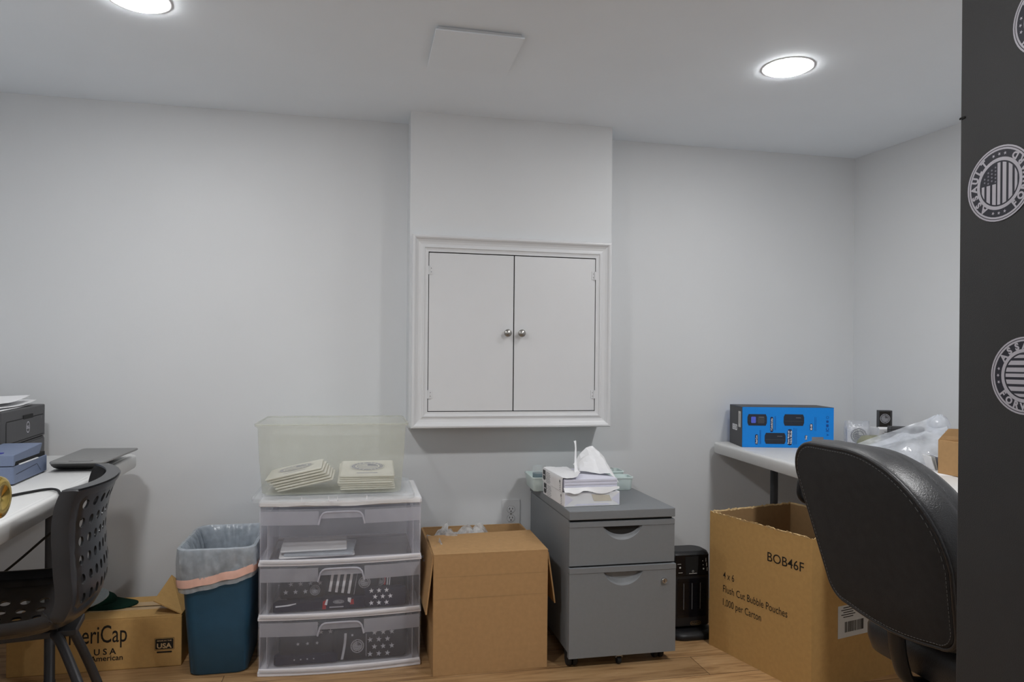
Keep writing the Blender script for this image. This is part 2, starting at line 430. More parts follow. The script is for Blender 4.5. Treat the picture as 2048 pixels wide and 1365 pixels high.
# ------------------------------------------------------------------ access cabinet on the wall
t = thing('wall_cabinet', 'white wall cabinet with two plain doors in a moulded frame', 'cabinet', (.627, 2.928, .827))
prof = [(0, 0), (0, .021), (.003, .025), (.009, .026), (.014, .023), (.018, .018), (.026, .013), (.036, .0105), (.043, .012), (.046, .0145), (.050, .0145), (.052, .011), (.060, .009), (.0665, .009), (.0665, -.004)]
fb = MB('trim'); hw, hh = .424, .787
rings = []
for d, o in prof:
    x = hw - d; z0 = d; z1 = hh - d
    rings.append([(-x, -o, z0), (x, -o, z0), (x, -o, z1), (-x, -o, z1)])
fb.loft(rings, None, smooth=False)
fb.build('moulded_frame', t)
MB('dark').box((-.36, -.0012, .064), (.36, -.0004, .722)).build('shade_sheet', t)  # flat dark sheet standing in for the shade behind the door gaps
for sgn in (-1, 1):
    x0, x1 = (-.3545, -.0022) if sgn < 0 else (.0022, .3545)
    d = MB('trim').box((x0, -.0075, .0695), (x1, -.0013, .7165)).build('cabinet_door', t, .001)
    kx = -.0285 if sgn < 0 else .031
    k = MB('steel').lathe([(.0085, .007), (.006, .011), (.0055, .016), (.012, .0195), (.0152, .024), (.0158, .0285), (.0145, .032), (.009, .0345), (0, .0352)], front((kx, 0, .393)), 28)
    k.build('knob', d)
    for hz in (.645, .138):
        hx = -.352 if sgn < 0 else .352
        h = MB('trim')
        h.box((hx - .013, -.0095, hz - .017), (hx + .013, -.0076, hz + .017))
        h.lathe([(.003, -.018), (.003, .018)], T(hx, -.0105, hz), 10)
        h.use('greyink').box((hx - .0015 + sgn * -.006, -.0099, hz + .006), (hx + .0015 + sgn * -.006, -.0096, hz + .009))
        h.box((hx - .0015 + sgn * -.006, -.0099, hz - .009), (hx + .0015 + sgn * -.006, -.0096, hz - .006))
        h.build('hinge', d)

# ------------------------------------------------------------------ folding tables
def folding_table(label, loc, rz, sx, length):
    """far inner corner at loc; sx = -1 spreads to the left, +1 to the right"""
    t = thing('folding_table', label, 'table', loc, rz)
    w = .75; r = .05
    cx = sx * w / 2; cy = -length / 2
    P_ = rrect(w, length, r, 6, cx, cy)
    def inset(d, rr): return rrect(w - 2 * d, length - 2 * d, rr, 6, cx, cy)
    lv = [(.004, .690, r - .004), (0, .696, r), (0, .728, r), (.002, .734, r - .002), (.006, .737, r - .006), (.016, .737, r - .016), (.018, .7355, r - .018), (.021, .7355, r - .021), (.023, .737, r - .023)]
    mb = MB('plastic_white')
    mb.loft([[(x, y, z) for x, y in inset(d, rr)] for d, z, rr in lv], None, True, True)
    mb.build('tabletop', t)
    legs = []
    for yy in (-.30, -length + .30):
        for xx in (.2 if sx < 0 else .16, w - .16):
            MB('tubemetal').lathe([(.0, 0), (.016, 0), (.018, .004), (.018, .02), (.016, .022), (.016, .692), (0, .692)], T(sx * xx, yy, 0), 16).build('leg', t)
        MB('tubemetal').tube([(sx * .16, yy, .66), (sx * (w - .16), yy, .66)], .011, 10).build('crossbar', t)
        MB('tubemetal').tube([(sx * .16, yy, .22), (sx * (w - .16), yy, .22)], .009, 10).build('stretcher', t)
        MB('tubemetal').tube([(sx * w / 2, yy, .655), (sx * w / 2, yy + (.3 if yy > -length / 2 else -.3) * -1, .68)], .008, 8).build('brace', t)
    return t
folding_table('white plastic folding table at the left holding the printers', (-.822, 2.965, 0), math.radians(3.1), -1, 1.75)
folding_table('white plastic folding table at the right holding the blue carton', (1.607, 3.075, 0), math.radians(-5.1), 1, 1.75)

TZ = .7372
# ------------------------------------------------------------------ left table: printer, label printer, scale, papers, cable
# printer: front looks to +X; local x runs along the front (towards the wall), local y = out of the back
ang = math.atan2(2.965 - 2.47, -1.142 + 1.08)          # direction of the front edge, near corner to far corner
t = thing('laser_printer', 'charcoal laser printer with white sheets on top, at the far left', 'printer', (-1.08, 2.47, TZ), ang)
W_, D_, H_ = .499, .36, .191
b = MB('dell')
b.prism(rrect(W_, D_, .02, 5, W_ / 2, D_ / 2), .078, H_)
b.prism(rrect(W_ - .004, D_ - .004, .02, 5, W_ / 2, D_ / 2), .006, .0755)
b.use('dark').prism(rrect(W_ - .02, D_ - .02, .02, 5, W_ / 2, D_ / 2), .0, .12)
b.build('body', t, .003)
# front-face frame: x along the front, z up; outwards is local -Y
F = front((0, 0, 0))
MB('dell').prism(rrect(.40, .068, .006, 3, W_ / 2 + .012, .121), .0, .0022, F).build('front_panel', t, .0008)
MB('dark').prism(rrect(.406, .074, .008, 3, W_ / 2 + .012, .121), .0, .0004, F).build('panel_gap', t)
MB('dark').prism(rrect(.105, .014, .002, 2, W_ / 2 + .03, .160), -.001, .0026, F).build('hand_slot', t)
lg = MB('sticker_w')
lg.ring(.0165, .0195, .0026, 32, F @ T(W_ / 2 + .026, .124, 0))
lg.text('DELL', .0145, F @ T(W_ / 2 + .026, .119, 0), .03, .5, .029, .0026)
lg.build('round_logo', t)
MB('greyink').text('1130n', .011, F @ T(W_ - .03, .172, 0), .0, .5, None, .0005).build('lettering', t)
MB('greyink').face(rrect(.006, .010, .001, 1, W_ - .07, .148), .0026, F).build('indicator', t)
MB('dell').prism(rrect(W_ - .05, .055, .004, 2, W_ / 2, .042), 0, .0018, F).build('paper_cassette', t, .0008)
# sheets on the printer
def sheet(name, label, cat, group, loc, rz, w, h, z, fn, m='paper'):
    t = MB(m)
    rows = []
    for j in range(11):
        rows.append([(w * (i / 10 - .5), h * (j / 10 - .5), z + fn(i / 10 - .5, j / 10 - .5)) for i in range(11)])
    t.grid(rows)
    o = t.build(name, None, 0, 2, .0012, 0, 1)
    o.location = loc; o.rotation_euler = (0, 0, rz)
    return tag(o, label, cat, group)
px, py = -1.25, 2.66
sheet('paper_sheet', 'lowest white sheet lying on top of the charcoal printer', 'paper', 'sheets on the printer', (px + .0, py, TZ + H_), ang + .03, .40, .26, .0015, lambda u, v: .010 * max(0, u) ** 1.5)
sheet('paper_sheet', 'middle white sheet on the printer, its corner lifting towards the wall', 'paper', 'sheets on the printer', (px - .005, py + .005, TZ + H_), ang - .06, .40, .26, .0065, lambda u, v: .05 * max(0, u - .05) ** 1.5 + .01 * u * v)
sheet('paper_sheet', 'topmost curled white sheet on the printer', 'paper', 'sheets on the printer', (px - .02, py - .02, TZ + H_), ang - .12, .38, .26, .014, lambda u, v: .07 * max(0, u - .1) ** 1.5 + .012 * max(0, -v))

# label printer: near corner, far corner of the face that looks to +X
a = Vector((-.949, 2.254)); e = Vector((-.973, 2.539)); L = (e - a).length
ang = math.atan2((e - a).y, (e - a).x)
t = thing('label_printer', 'blue-grey label printer with a slanted lid in front of the charcoal printer', 'printer', (a.x, a.y, TZ), ang)
D_ = .105
b = MB('bluegrey'); b.prism(rrect(L, D_, .008, 4, L / 2, D_ / 2), .004, .0535)
b.use('dark').prism(rrect(L - .012, D_ - .012, .006, 3, L / 2, D_ / 2), 0, .012); b.build('base', t, .0015)
F = front((0, 0, 0))
pr = [(.0, .057), (.012, .056), (.013, .066), (.235, .067), (.262, .098), (.255, .100), (0, .088)]
lid = MB('bluegrey').prism([(.0, .0555), (.010, .0555), (.016, .066), (.212, .066), (.238, .094), (.236, .0965), (.0, .086)], -D_, 0, F).build('lid', t, .002)
MB('dark').box((.004, .004, .050), (L - .012, D_ - .004, .066)).build('label_slot', t)
MB('paper').box((.05, -.001, .0535), (.20, .06, .056)).build('label_strip', t)
MB('indigo').prism(circ(.013, 20, .04, .05), .0873, .0895, None).build('feed_button', t)
g = MB('dark')
for q in ([(.02, .030), (.19, .038)], [(.19, .038), (.225, .012)]):
    (x0, z0), (x1, z1) = q
    dx, dz = x1 - x0, z1 - z0; l = math.hypot(dx, dz); nx, nz = -dz / l * .0007, dx / l * .0007
    g.face([(x0 - nx, z0 - nz), (x1 - nx, z1 - nz), (x1 + nx, z1 + nz), (x0 + nx, z0 + nz)], .0004, F)
g.build('moulded_line', t)

# flat grey scale: curved underside rising on the right
t = thing('postal_scale', 'flat grey scale lying on the left table by the wall', 'scale', (-.862, 2.675, TZ), math.radians(-3))
top = [(-.082, -.19), (.084, -.185), (.062, .185), (-.128, .185)]
def qm(u, v):
    x0 = top[0][0] * (1 - u) + top[1][0] * u; x1 = top[3][0] * (1 - u) + top[2][0] * u
    y0 = top[0][1] * (1 - u) + top[1][1] * u; y1 = top[3][1] * (1 - u) + top[2][1] * u
    return (x0 * (1 - v) + x1 * v, y0 * (1 - v) + y1 * v)
pts = [qm(*p) for p in rrect(1, 1, .07, 5, .5, .5)]
pc = Vector((sum(p[0] for p in pts) / len(pts), sum(p[1] for p in pts) / len(pts)))
def sc(k, z, dx=0): return [(pc.x + (p[0] - pc.x) * k - dx, pc.y + (p[1] - pc.y) * k, z) for p in pts]
b = MB('scale_d').loft([sc(.62, .003, .03), sc(.70, .008, .03), sc(.86, .018, .015), sc(.975, .0275, .002)], None, True, False)
b.use('scale').loft([sc(.975, .0275, .002), sc(1, .030), sc(.997, .033), sc(.985, .0345)], None, False, True)
b.build('platform', t)
d_ = MB('scale_d').prism(rrect(.065, .028, .004, 3, .005, -.165), .0342, .0350).build('display', t)
MB('scale').prism(rrect(.059, .022, .003, 3, .005, -.165), .0349, .0353).build('screen', d_)

# cable over the table edge
def smooth(pts, n=8):
    P_ = [Vector(p) for p in pts]; out = []
    for i in range(len(P_) - 1):
        p0 = P_[max(i - 1, 0)]; p1 = P_[i]; p2 = P_[i + 1]; p3 = P_[min(i + 2, len(P_) - 1)]
        for k in range(n):
            s = k / n
            out.append(.5 * ((2 * p1) + (p2 - p0) * s + (2 * p0 - 5 * p1 + 4 * p2 - p3) * s * s + (3 * p1 - p0 - 3 * p2 + p3) * s ** 3))
    out.append(P_[-1]); return out
cb = MB('rubber').tube(smooth([(-.99, 1.98, TZ + .004), (-.905, 2.03, TZ + .004), (-.862, 2.11, TZ + .004), (-.83, 2.16, TZ + .004), (-.795, 2.135, TZ + .006), (-.768, 2.09, TZ + .0),
                               (-.755, 2.10, .70), (-.757, 2.2, .65), (-.82, 2.3, .63), (-.879, 2.3, .584), (-.943, 2.3, .525), (-1.0, 2.3, .476), (-1.1, 2.3, .40), (-1.3, 2.35, .2), (-1.4, 2.4, .004)]), .0035, 8).build('power_cable')
tag(cb, 'thin black cable crossing the left table top and hanging under it', 'cable')

# ------------------------------------------------------------------ perforated black chair at the left table
t = thing('perforated_chair', 'black plastic chair with rows of round holes at the left table', 'chair', (-.598, 1.985, 0), math.radians(10))
# profile along the shell from the top of the back to the front of the seat: (x, z), facing -X
PR = smooth([(0, .803, 0), (-.018, .765, 0), (-.030, .72, 0), (-.036, .67, 0), (-.035, .62, 0), (-.031, .575, 0), (-.034, .53, 0), (-.055, .488, 0), (-.10, .458, 0), (-.17, .446, 0), (-.25, .446, 0), (-.33, .450, 0), (-.40, .452, 0), (-.45, .440, 0)], 10)
# points above hold (x, z) in their x and y fields
acc = [0.0]
for i in range(1, len(PR)): acc.append(acc[-1] + (PR[i] - PR[i - 1]).length)
def prof_at(s):
    s = max(0, min(s, acc[-1] - 1e-6))
    i = max(k for k in range(len(acc)) if acc[k] <= s)
    f = (s - acc[i]) / (acc[i + 1] - acc[i])
    p = PR[i].lerp(PR[i + 1], f)
    d = (PR[min(i + 2, len(PR) - 1)] - PR[max(i - 1, 0)]).normalized()
    return p, Vector((d.y, -d.x, 0))
HWID = .222
def shell(s, y, n=0.0):
    p, nn = prof_at(s)
    f_ = max(0, min(1, (p.y - .445) / .07))          # towards the sitter: forward on the back, up on the seat
    inn = Vector((-f_, 1 - f_, 0)).normalized()
    a_ = y / HWID
    back = max(0, min(1, (p.y - .44) / .12))
    k = ((.032 + .02 * max(0, min(1, (p.y - .66) / .13))) * back + .055 * (1 - back)) * abs(a_) ** 2.2 + n
    yw = y * (1 - .10 * (1 - back) * 0)
    return (p.x + inn.x * k, yw, p.y + inn.y * k)
def cells(mb, s0, rows, ny, pitch, holes, rad=.0118):
    """square cells of the shell, each with a round hole where wanted"""
    nseg = 16
    for r in range(rows):
        for c in range(ny):
            cy = (c - (ny - 1) / 2) * pitch; cs = s0 + (r + .5) * pitch
            sq = []
            for k in range(nseg):
                a = 2 * PI * k / nseg + PI / 4
                ca, sa = math.cos(a), math.sin(a); m_ = max(abs(ca), abs(sa))
                sq.append((cs + ca / m_ * pitch / 2, cy + sa / m_ * pitch / 2, ca, sa))
            if holes(r, c):
                vo = [shell(p[0], p[1]) for p in sq]
                vi = [shell(cs + rad * p[2], cy + rad * p[3]) for p in sq]
                mb.add(vo + vi, [(k, (k + 1) % nseg, nseg + (k + 1) % nseg, nseg + k) for k in range(nseg)], None, True)
            else:
                vo = [shell(p[0], p[1]) for p in sq] + [shell(cs, cy)]
                mb.add(vo, [(k, (k + 1) % nseg, nseg) for k in range(nseg)], None, True)
def strip(mb, ss, ys):
    mb.grid([[shell(s, y) for y in ys] for s in ss])
def lsp(a, b, n): return [a + (b - a) * i / n for i in range(n + 1)]
def cuts(a, n, pitch):
    out = [a]
    for k in range(n): out += [a + pitch * k + pitch / 2 * (1 + f) for f in (-math.tan(PI / 8), 0, math.tan(PI / 8), 1)]
    return out
pit = .0435; NY = 9; yb = NY * pit / 2
sb0 = .022; sb1 = sb0 + 6 * pit; sj = .345; ss0 = .40; ss1 = ss0 + 7 * pit; send = acc[-1] - .002
def flange(mb, S_, top=False, bot=False, depth=.032):
    s0, s1 = S_[0], S_[-1]
    for sg in (-1, 1):
        A = [(s, sg * HWID) for s in S_]
        mb.grid([[shell(s, y, 0) for s, y in A], [shell(s, y + sg * .002, depth * .35) for s, y in A], [shell(s, y, depth) for s, y in A]])
    for on, s in ((top, s0), (bot, s1)):
        if on:
            A = [(s, y) for y in YC]
            mb.grid([[shell(q, y, 0) for q, y in A], [shell(q, y, depth) for q, y in A]])
bk = MB('shell')
YC = lsp(-HWID, -yb, 2)[:-1] + cuts(-yb, NY, pit) + lsp(yb, HWID, 2)[1:]
SB = cuts(sb0, 6, pit); SS = cuts(ss0, 7, pit)
S_back = lsp(0, sb0, 2)[:-1] + SB + lsp(sb1, sj, 6)[1:]; S_seat = lsp(sj, ss0, 5)[:-1] + SS + lsp(ss1, send, 4)[1:]
strip(bk, lsp(0, sb0, 2), YC); strip(bk, SB, lsp(-HWID, -yb, 2)); strip(bk, SB, lsp(yb, HWID, 2)); strip(bk, lsp(sb1, sj, 6), YC)
cells(bk, sb0, 6, NY, pit, lambda r, c: 0 <= r < 6 and 0 <= c <= 8)
flange(bk, S_back, True)
weld(bk.build('backrest', t, split=False), .005)
st = MB('shell')
strip(st, lsp(sj, ss0, 5), YC); strip(st, SS, lsp(-HWID, -yb, 2)); strip(st, SS, lsp(yb, HWID, 2)); strip(st, lsp(ss1, send, 4), YC)
cells(st, ss0, 7, NY, pit, lambda r, c: 1 <= r and 1 <= c <= 7)
flange(st, S_seat, False, True, .024)
weld(st.build('seat', t, split=False), .005)
LEGX, LEGY = -.045, .075
for (x0, y0, x1, y1) in ((-.13, .05, LEGX, LEGY), (-.13, -.05, -.02, -.17), (-.33, .05, -.42, .19), (-.33, -.05, -.42, -.19)):
    MB('tubemetal').tube(smooth([(x0, y0, .436), (x0 + (x1 - x0) * .25, y0 + (y1 - y0) * .25, .405), (x0 + (x1 - x0) * .8, y0 + (y1 - y0) * .8, .28), (x1, y1, .2), (x1, y1, .004)], 6), .011, 12).build('leg', t)
MB('tubemetal').box((-.35, -.06, .425), (-.08, .06, .441)).build('under_plate', t, .003)

# ------------------------------------------------------------------ carton with caps beside the trash can
t = thing('shipping_carton', 'low brown cap carton under the left table with one end flap raised', 'box', (-.617, 2.752, 0))
LX, DY, HZ = -.56, .228, .183
b = MB('kraft_b')
b.box((LX, 0, 0), (0, DY, HZ - .004)).build('body', t, .003)
MB('kraft_b').box((LX, .001, HZ - .004), (-.002, DY / 2 - .004, HZ)).build('flap', t)
MB('kraft_b').box((LX, DY / 2 + .002, HZ - .004), (-.002, DY - .001, HZ + .002)).build('flap', t)
tp = MB('tape'); tp.box((LX, DY / 2 - .034, HZ), (-.06, DY / 2 - .0055, HZ + .0006)); tp.box((LX, DY / 2 + .003, HZ + .002), (-.03, DY / 2 + .045, HZ + .0026)); tp.build('tape', t)
jag = MB('dark'); up = []; dn = []
for i in range(60):
    x = LX + (0 - LX) * i / 59 - .003
    dn.append((x, DY / 2 - .005 + random.uniform(-.0014, .0014))); up.append((x, DY / 2 + .0015 + random.uniform(-.0014, .0014)))
jag.face(dn + up[::-1], HZ + .0008).build('seam', t)
fl = MB('kraft_b'); A = [(-.001, .004, HZ + .001), (-.001, DY - .004, HZ + .001), (-.085, DY - .02, HZ + .085), (-.096, .006, HZ + .052)]
fl.add(A, [(0, 1, 2, 3)]); fl.build('raised_flap', t, 0, 2, .004)
tx = MB('ink'); F = front((0, 0, 0))
tx.text('AmeriCap', .088, F @ T(-.292, .100, 0) @ Matrix.Shear('XY', 4, (.0, .0)), .004, .5, .225, .0006)
tx.build('lettering', t)
t2 = MB('ink'); t2.text('U S A', .030, F @ T(-.25, .058, 0), .02, .5, None, .0006); t2.text('American', .027, F @ T(-.245, .036, 0), .015, .5, None, .0006); t2.build('small_lettering', t)
bd = MB('ink'); bx, bz = -.057, .082
bd.prism(rrect(.066, .043, .003, 3, bx, bz), 0, .0004, F)
bd.use('kraft_b').prism(rrect(.0635, .0405, .002, 3, bx, bz), 0, .0006, F)
bd.use('ink').prism(rrect(.060, .037, .002, 3, bx, bz), 0, .0008, F)
bd.use('tape').text('USA', .024, F @ T(bx, bz - .0145, 0), .03, .5, .049, .0012)
bd.text('MADE IN THE', .006, F @ T(bx, bz + .0095, 0), .02, .5, .048, .0012)
bd.use('ink').prism(rrect(.05, .0055, .001, 2, bx, bz - .029), 0, .0006, F)
bd.build('origin_badge', t)

def cap(label, loc, rz, m, tilt, kz=1.0, reach=.072):
    t = thing('baseball_cap', label, 'cap', loc, 0, 'caps on the carton', (tilt[0], tilt[1], rz))
    cr = MB(m)
    cr.lathe([(.080, 0), (.083, .012), (.082, .035), (.076, .060), (.062, .084), (.040, .099), (.018, .106), (.0, .108)], Matrix.Diagonal((1.12, .92, kz, 1)), 32)
    cr.build('crown', t, 0, 2, .002)
    MB(m).lathe([(.006, .106), (.006, .110), (.0, .112)], Matrix.Diagonal((1, 1, kz, 1)), 12).build('top_button', t)
    br = MB(m); rows = []
    for i in range(9):
        s = i / 8; row = []
        for j in range(17):
            a = math.radians(-82 + 164 * j / 16)
            rin = Vector((.080 * 1.12 * math.cos(a), .080 * .92 * math.sin(a)))
            ext = reach * (max(0, math.cos(a)) ** .55)
            p = rin + Vector((1, 0)) * ext * s
            row.append((p.x, p.y, .006 + .002 * s - .018 * (p.y / .08) ** 2 * s * .6 - .004 * s))
        rows.append(row)
    br.grid(rows).build('brim', t, 0, 2, .0035)
    for k in range(6):
        a = PI / 6 + k * PI / 3
        MB(m).lathe([(.003, 0), (.003, .002)], Matrix.Diagonal((1.12, .92, kz, 1)) @ RZ(a) @ T(.068, 0, .078) @ RY(1.1), 8).build('eyelet', t)
    return t
cap('dark green baseball cap on the brown carton behind the perforated chair', (-.975, 2.93, .188), math.radians(-14), 'capgreen', (0, .02), .36, .088)
cap('pale grey baseball cap resting over the dark green cap brim', (-1.048, 2.835, .232), math.radians(-6), 'capgrey', (.34, -.06), .9, .082)

# ------------------------------------------------------------------ trash can and liner
t = thing('trash_can', 'dark blue plastic trash can lined with a pale bag', 'trash can', (-.476, 2.80, 0))
def can(z, k=0.0, dz=0):
    s = z / .445
    w = .192 + (.240 - .192) * s + k; d = .30 + (.372 - .30) * s + k
    return [(x - .002 * s, y - .012 * s + .0, z + dz) for x, y in rrect(w, d, .034 + .006 * s, 6)]
b = MB('canteen'); b.loft([can(0, -.012), can(.006, 0), can(.2), can(.43), can(.44, .010), can(.445, .012), can(.445, 0), can(.43, -.006), can(.2, -.008), can(.012, -.008)], None, True, True)
b.build('body', t)
ln = thing('bin_liner', 'pale blue translucent bag folded over the rim of the blue trash can', 'bag', (-.476, 2.80, 0))
def lring(z, k, amp, fr_=6.0, seed=0.0, drop=None):
    base = can(max(0, min(z, .445)), k)
    # resample the ring finely so that it can crumple
    n = 170; per = []; L_ = 0; seg = []
    for i in range(len(base)):
        a_ = Vector(base[i]); b_ = Vector(base[(i + 1) % len(base)]); seg.append((a_, b_, L_)); L_ += (b_ - a_).length
    for i in range(n):
        q = L_ * i / n
        for a_, b_, l0 in seg:
            l = (b_ - a_).length
            if l0 <= q < l0 + l + 1e-9:
                p = a_.lerp(b_, (q - l0) / max(l, 1e-9)); break
        nrm = Vector((p.x, p.y, 0)).normalized()
        w_ = (noise.noise((p.x * 22 + seed, p.y * 22, z * 10)) + 1.0 * abs(noise.noise((p.x * 46 + seed + 9, p.y * 46, z * 12))) - .5 * abs(noise.noise((p.x * 90, p.y * 90 + 4, z * 40))) - .2) * amp * 1.5
        zz = z + (drop(p) if drop else 0) + noise.noise((p.x * 15, p.y * 15 + seed, 3)) * amp * .6
        per.append((p.x + nrm.x * w_, p.y + nrm.y * w_, zz))
    return per
def dropf(p):            # lower hem: hangs lower on the front left than on the right
    f = max(0, min(1, (p.x + .13) / .26))
    return .048 * f ** 1.4 + .008 * noise.noise((p.x * 16, p.y * 16, 1))
ins = [lring(.12, -.054, .011), lring(.17, -.054, .011), lring(.22, -.052, .011), lring(.25, -.050, .011), lring(.28, -.050, .011), lring(.31, -.048, .011), lring(.34, -.046, .011), lring(.37, -.044, .010), lring(.40, -.040, .009), lring(.435, -.022, .003), lring(.445, .0, .002, drop=lambda p: .008), lring(.445, .020, .002, drop=lambda p: .006)]
outs = [lring(.43, .026, .004), lring(.415, .028, .006), lring(.40, .028, .007), lring(.385, .029, .007), lring(.37, .029, .007, drop=lambda p: dropf(p) * .4), lring(.352, .029, .006, drop=lambda p: dropf(p) * .6), lring(.335, .028, .005, drop=lambda p: dropf(p) * .8), lring(.31, .027, .004, drop=dropf), lring(.298, .026, .004, drop=dropf)]
MB('liner').loft(ins + outs).build('bag_film', ln)
MB('orange').loft([lring(.347, .0335, .003, drop=lambda p: dropf(p) * .95), lring(.334, .035, .003, drop=lambda p: dropf(p) * .95), lring(.318, .0335, .003, drop=lambda p: dropf(p) * .95)]).build('drawstring', ln)

# ------------------------------------------------------------------ drawer tower
TX, TY = -.0575, 2.60       # centre of the front
t = thing('drawer_tower', 'three-drawer clear plastic storage tower with a white top', 'drawer unit', (TX, TY, 0))
HWt = .2815; DT = .385
def bow(x, k=.020): return -k * (1 - (x / HWt) ** 2)
def bowed(z, y1=DT, hw=HWt, k=.020, n=16, y0=0.0):
    f = [(-hw + 2 * hw * i / n, y0 + bow(-hw + 2 * hw * i / n, k)) for i in range(n + 1)]
    return f + [(hw, y1), (-hw, y1)]
tp = MB('tower'); tp.prism(bowed(0), .588, .606); tp.build('top', t, .004)
bs = MB('tower'); bs.prism(bowed(0), .0, .016); bs.build('base', t, .003)
LEV = [(.018, .193), (.205, .382), (.394, .580)]
for z in (.193, .382):
    rl = MB('tower')
    fpts = bowed(0, .05); rl.prism(fpts, z + .0, z + .010); rl.box((-HWt, .05, z), (-HWt + .03, DT, z + .010)); rl.box((HWt - .03, .05, z), (HWt, DT, z + .010)); rl.box((-HWt, DT - .02, z), (HWt, DT, z + .01))
    rl.build('rail', t, .002)
for sx in (-1, 1):
    sp = MB('drawer2'); x = sx * (HWt - .004)
    sp.box((x - .0015, .03, .016), (x + .0015, DT, .588)); sp.build('side_panel', t)
bp_ = MB('drawer2'); bp_.box((-HWt + .006, DT - .003, .016), (HWt - .006, DT - .001, .588)); bp_.build('back_panel', t)
def front_panel(z0, z1, mb, hw=HWt - .003):
    n = 24; rows = []
    for q, (z, o) in enumerate(((z0, .004), (z0 + .004, 0), (z1 - .004, 0), (z1, .003))):
        rows.append([(-hw + 2 * hw * i / n, bow(-hw + 2 * hw * i / n, .022) - .004 + o, z) for i in range(n + 1)])
    mb.grid(rows); return mb
for i, (z0, z1) in enumerate(LEV):
    d = front_panel(z0, z1, MB('drawer')).build('drawer', t, 0, 2, .0018)
    tr_ = MB('drawer'); hw = HWt - .030
    tr_.box((-hw, .012, z0 + .002), (hw, DT - .02, z0 + .0045))
    tr_.build('drawer_floor', d)
    for sx in (-1, 1):
        MB('drawer2').box((sx * hw - .001, .008, z0 + .003), (sx * hw + .001, DT - .02, z1 - .03)).build('drawer_side', d)
    MB('drawer').box((-hw, DT - .021, z0 + .003), (hw, DT - .019, z1 - .03)).build('drawer_back', d)
    # upper band (a second, inset layer), with an arched grip
    n = 24; hb = HWt - .006; zb = z1 - .056
    hg = .079
    xs = [-hb + 2 * hb * k / n for k in range(n + 1)]
    for part in (([x for x in xs if x < -hg] + [-hg]), ([hg] + [x for x in xs if x > hg])):
        MB('drawer2').grid([[(x, bow(x, .022) + .003, z) for x in part] for z in (zb, zb + .004, z1 - .008)]).build('upper_band', d)
    gr = MB('drawer2'); path = []
    for k in range(21):
        s = k / 20
        x = -hg + 2 * hg * s
        e_ = min(1, (1 - abs(2 * s - 1)) / .34)
        zz = zb + .002 + .042 * math.sqrt(max(0, 1 - (1 - e_) ** 2)) + .003 * (1 - (2 * s - 1) ** 2)
        path.append((x, bow(x, .022) - .009, zz))
    gr.tube(path, .0033, 8); gr.build('grip_rim', d)
    gp = MB('drawer2')
    lo = [(-hg + 2 * hg * k / 20, bow(-hg + 2 * hg * k / 20, .022) - .008, max(zb + .024, min(path[k][2], zb + .024))) for k in range(21)]
    hi = [(p[0], p[1] + .002, max(p[2], lo[k][2])) for k, p in enumerate(path)]
    sel = [k for k in range(21) if path[k][2] > zb + .024]
    gp.grid([[lo[k] for k in sel], [hi[k] for k in sel]]); gp.build('grip_plate', d)
    lip = MB('tower'); lip.grid([[(-hb + 2 * hb * k / n, bow(-hb + 2 * hb * k / n, .022) + y, z) for k in range(n + 1)] for (y, z) in ((-.0062, z0 + .001), (-.0082, z0 + .008), (-.0062, z0 + .013))]); lip.build('bottom_lip', d)

# contents of the drawers
def pack(label, loc, rot, w, h, dp, m, deco, group):
    """a folded, bagged textile: soft block lying with its printed face towards local -Y"""
    t = thing('folded_gaiter', label, 'clothing', loc, 0, group, rot)
    b = MB(m); ring_ = []
    for y, k in ((0, .94), (dp * .12, 1), (dp * .6, 1.0), (dp, .9)):
        ring_.append([(x * k + .002 * noise.noise((x * 30, z * 30, y * 40 + w)), y, h / 2 + z * k + .003 * noise.noise((x * 25 + 5, z * 25, y * 40))) for x, z in rrect(w, h, min(w, h) * .16, 5)])
    b.loft(ring_, None, False, True); b.face([(p[0], p[2]) for p in ring_[0]], 0, front((0, 0, 0))); b.build('folded_fabric', t)
    F = front((0, -.0004, 0)); q = MB('white_fab')
    if deco:
        deco(q, F); q.build('printed_pattern', t)
    return t
def stars(q, F, x0, z0, nx, nz, p, r, m='white_fab'):
    q.use(m)
    for j in range(nz):
        for i in range(nx):
            q.face(star(r, x0 + i * p + (p / 2 if j % 2 else 0), z0 + j * p * .8, random.uniform(-.2, .2)), .0003, F)
def stripes(q, F, xs, z0, z1, w, lean, m='white_fab'):
    q.use(m)
    for x in xs:
        L_ = [(x + lean * math.sin(s / 6 * PI / 2), z0 + (z1 - z0) * s / 6) for s in range(7)]
        q.face([(a_ + w, b_) for a_, b_ in L_] + [(a_, b_) for a_, b_ in L_][::-1], .0003, F)
G2 = 'folded printed fabric in the middle drawer'; G3 = 'folded printed fabric in the bottom drawer'
fy = TY + .014
zf = LEV[1][0] + .006
pack('black star-print fabric at the left back of the middle drawer', (TX - .135, fy + .07, zf + .028), (-.25, .0, 0), .17, .085, .03, 'blk_fab',
     lambda q, F: (stars(q, F, -.062, .022, 4, 3, .034, .0095, 'grey_fab'), emblem(q, F @ T(.04, .025, 0), .018, 'grey_fab', 'blk_fab', 'grey_fab', False, False)), G2)
pack('navy folded fabric with a white hem lying flat at the left of the middle drawer', (TX - .125, fy + .015, zf), (0, -.03, 0), .22, .030, .05, 'navy',
     lambda q, F: (stripes(q, F, (), 0, 0, 0, 0), q.use('white_fab').face([(-.10, .020), (-.055, .021), (-.03, .026), (-.03, .029), (-.06, .026), (-.10, .025)], .0003, F)), G2)
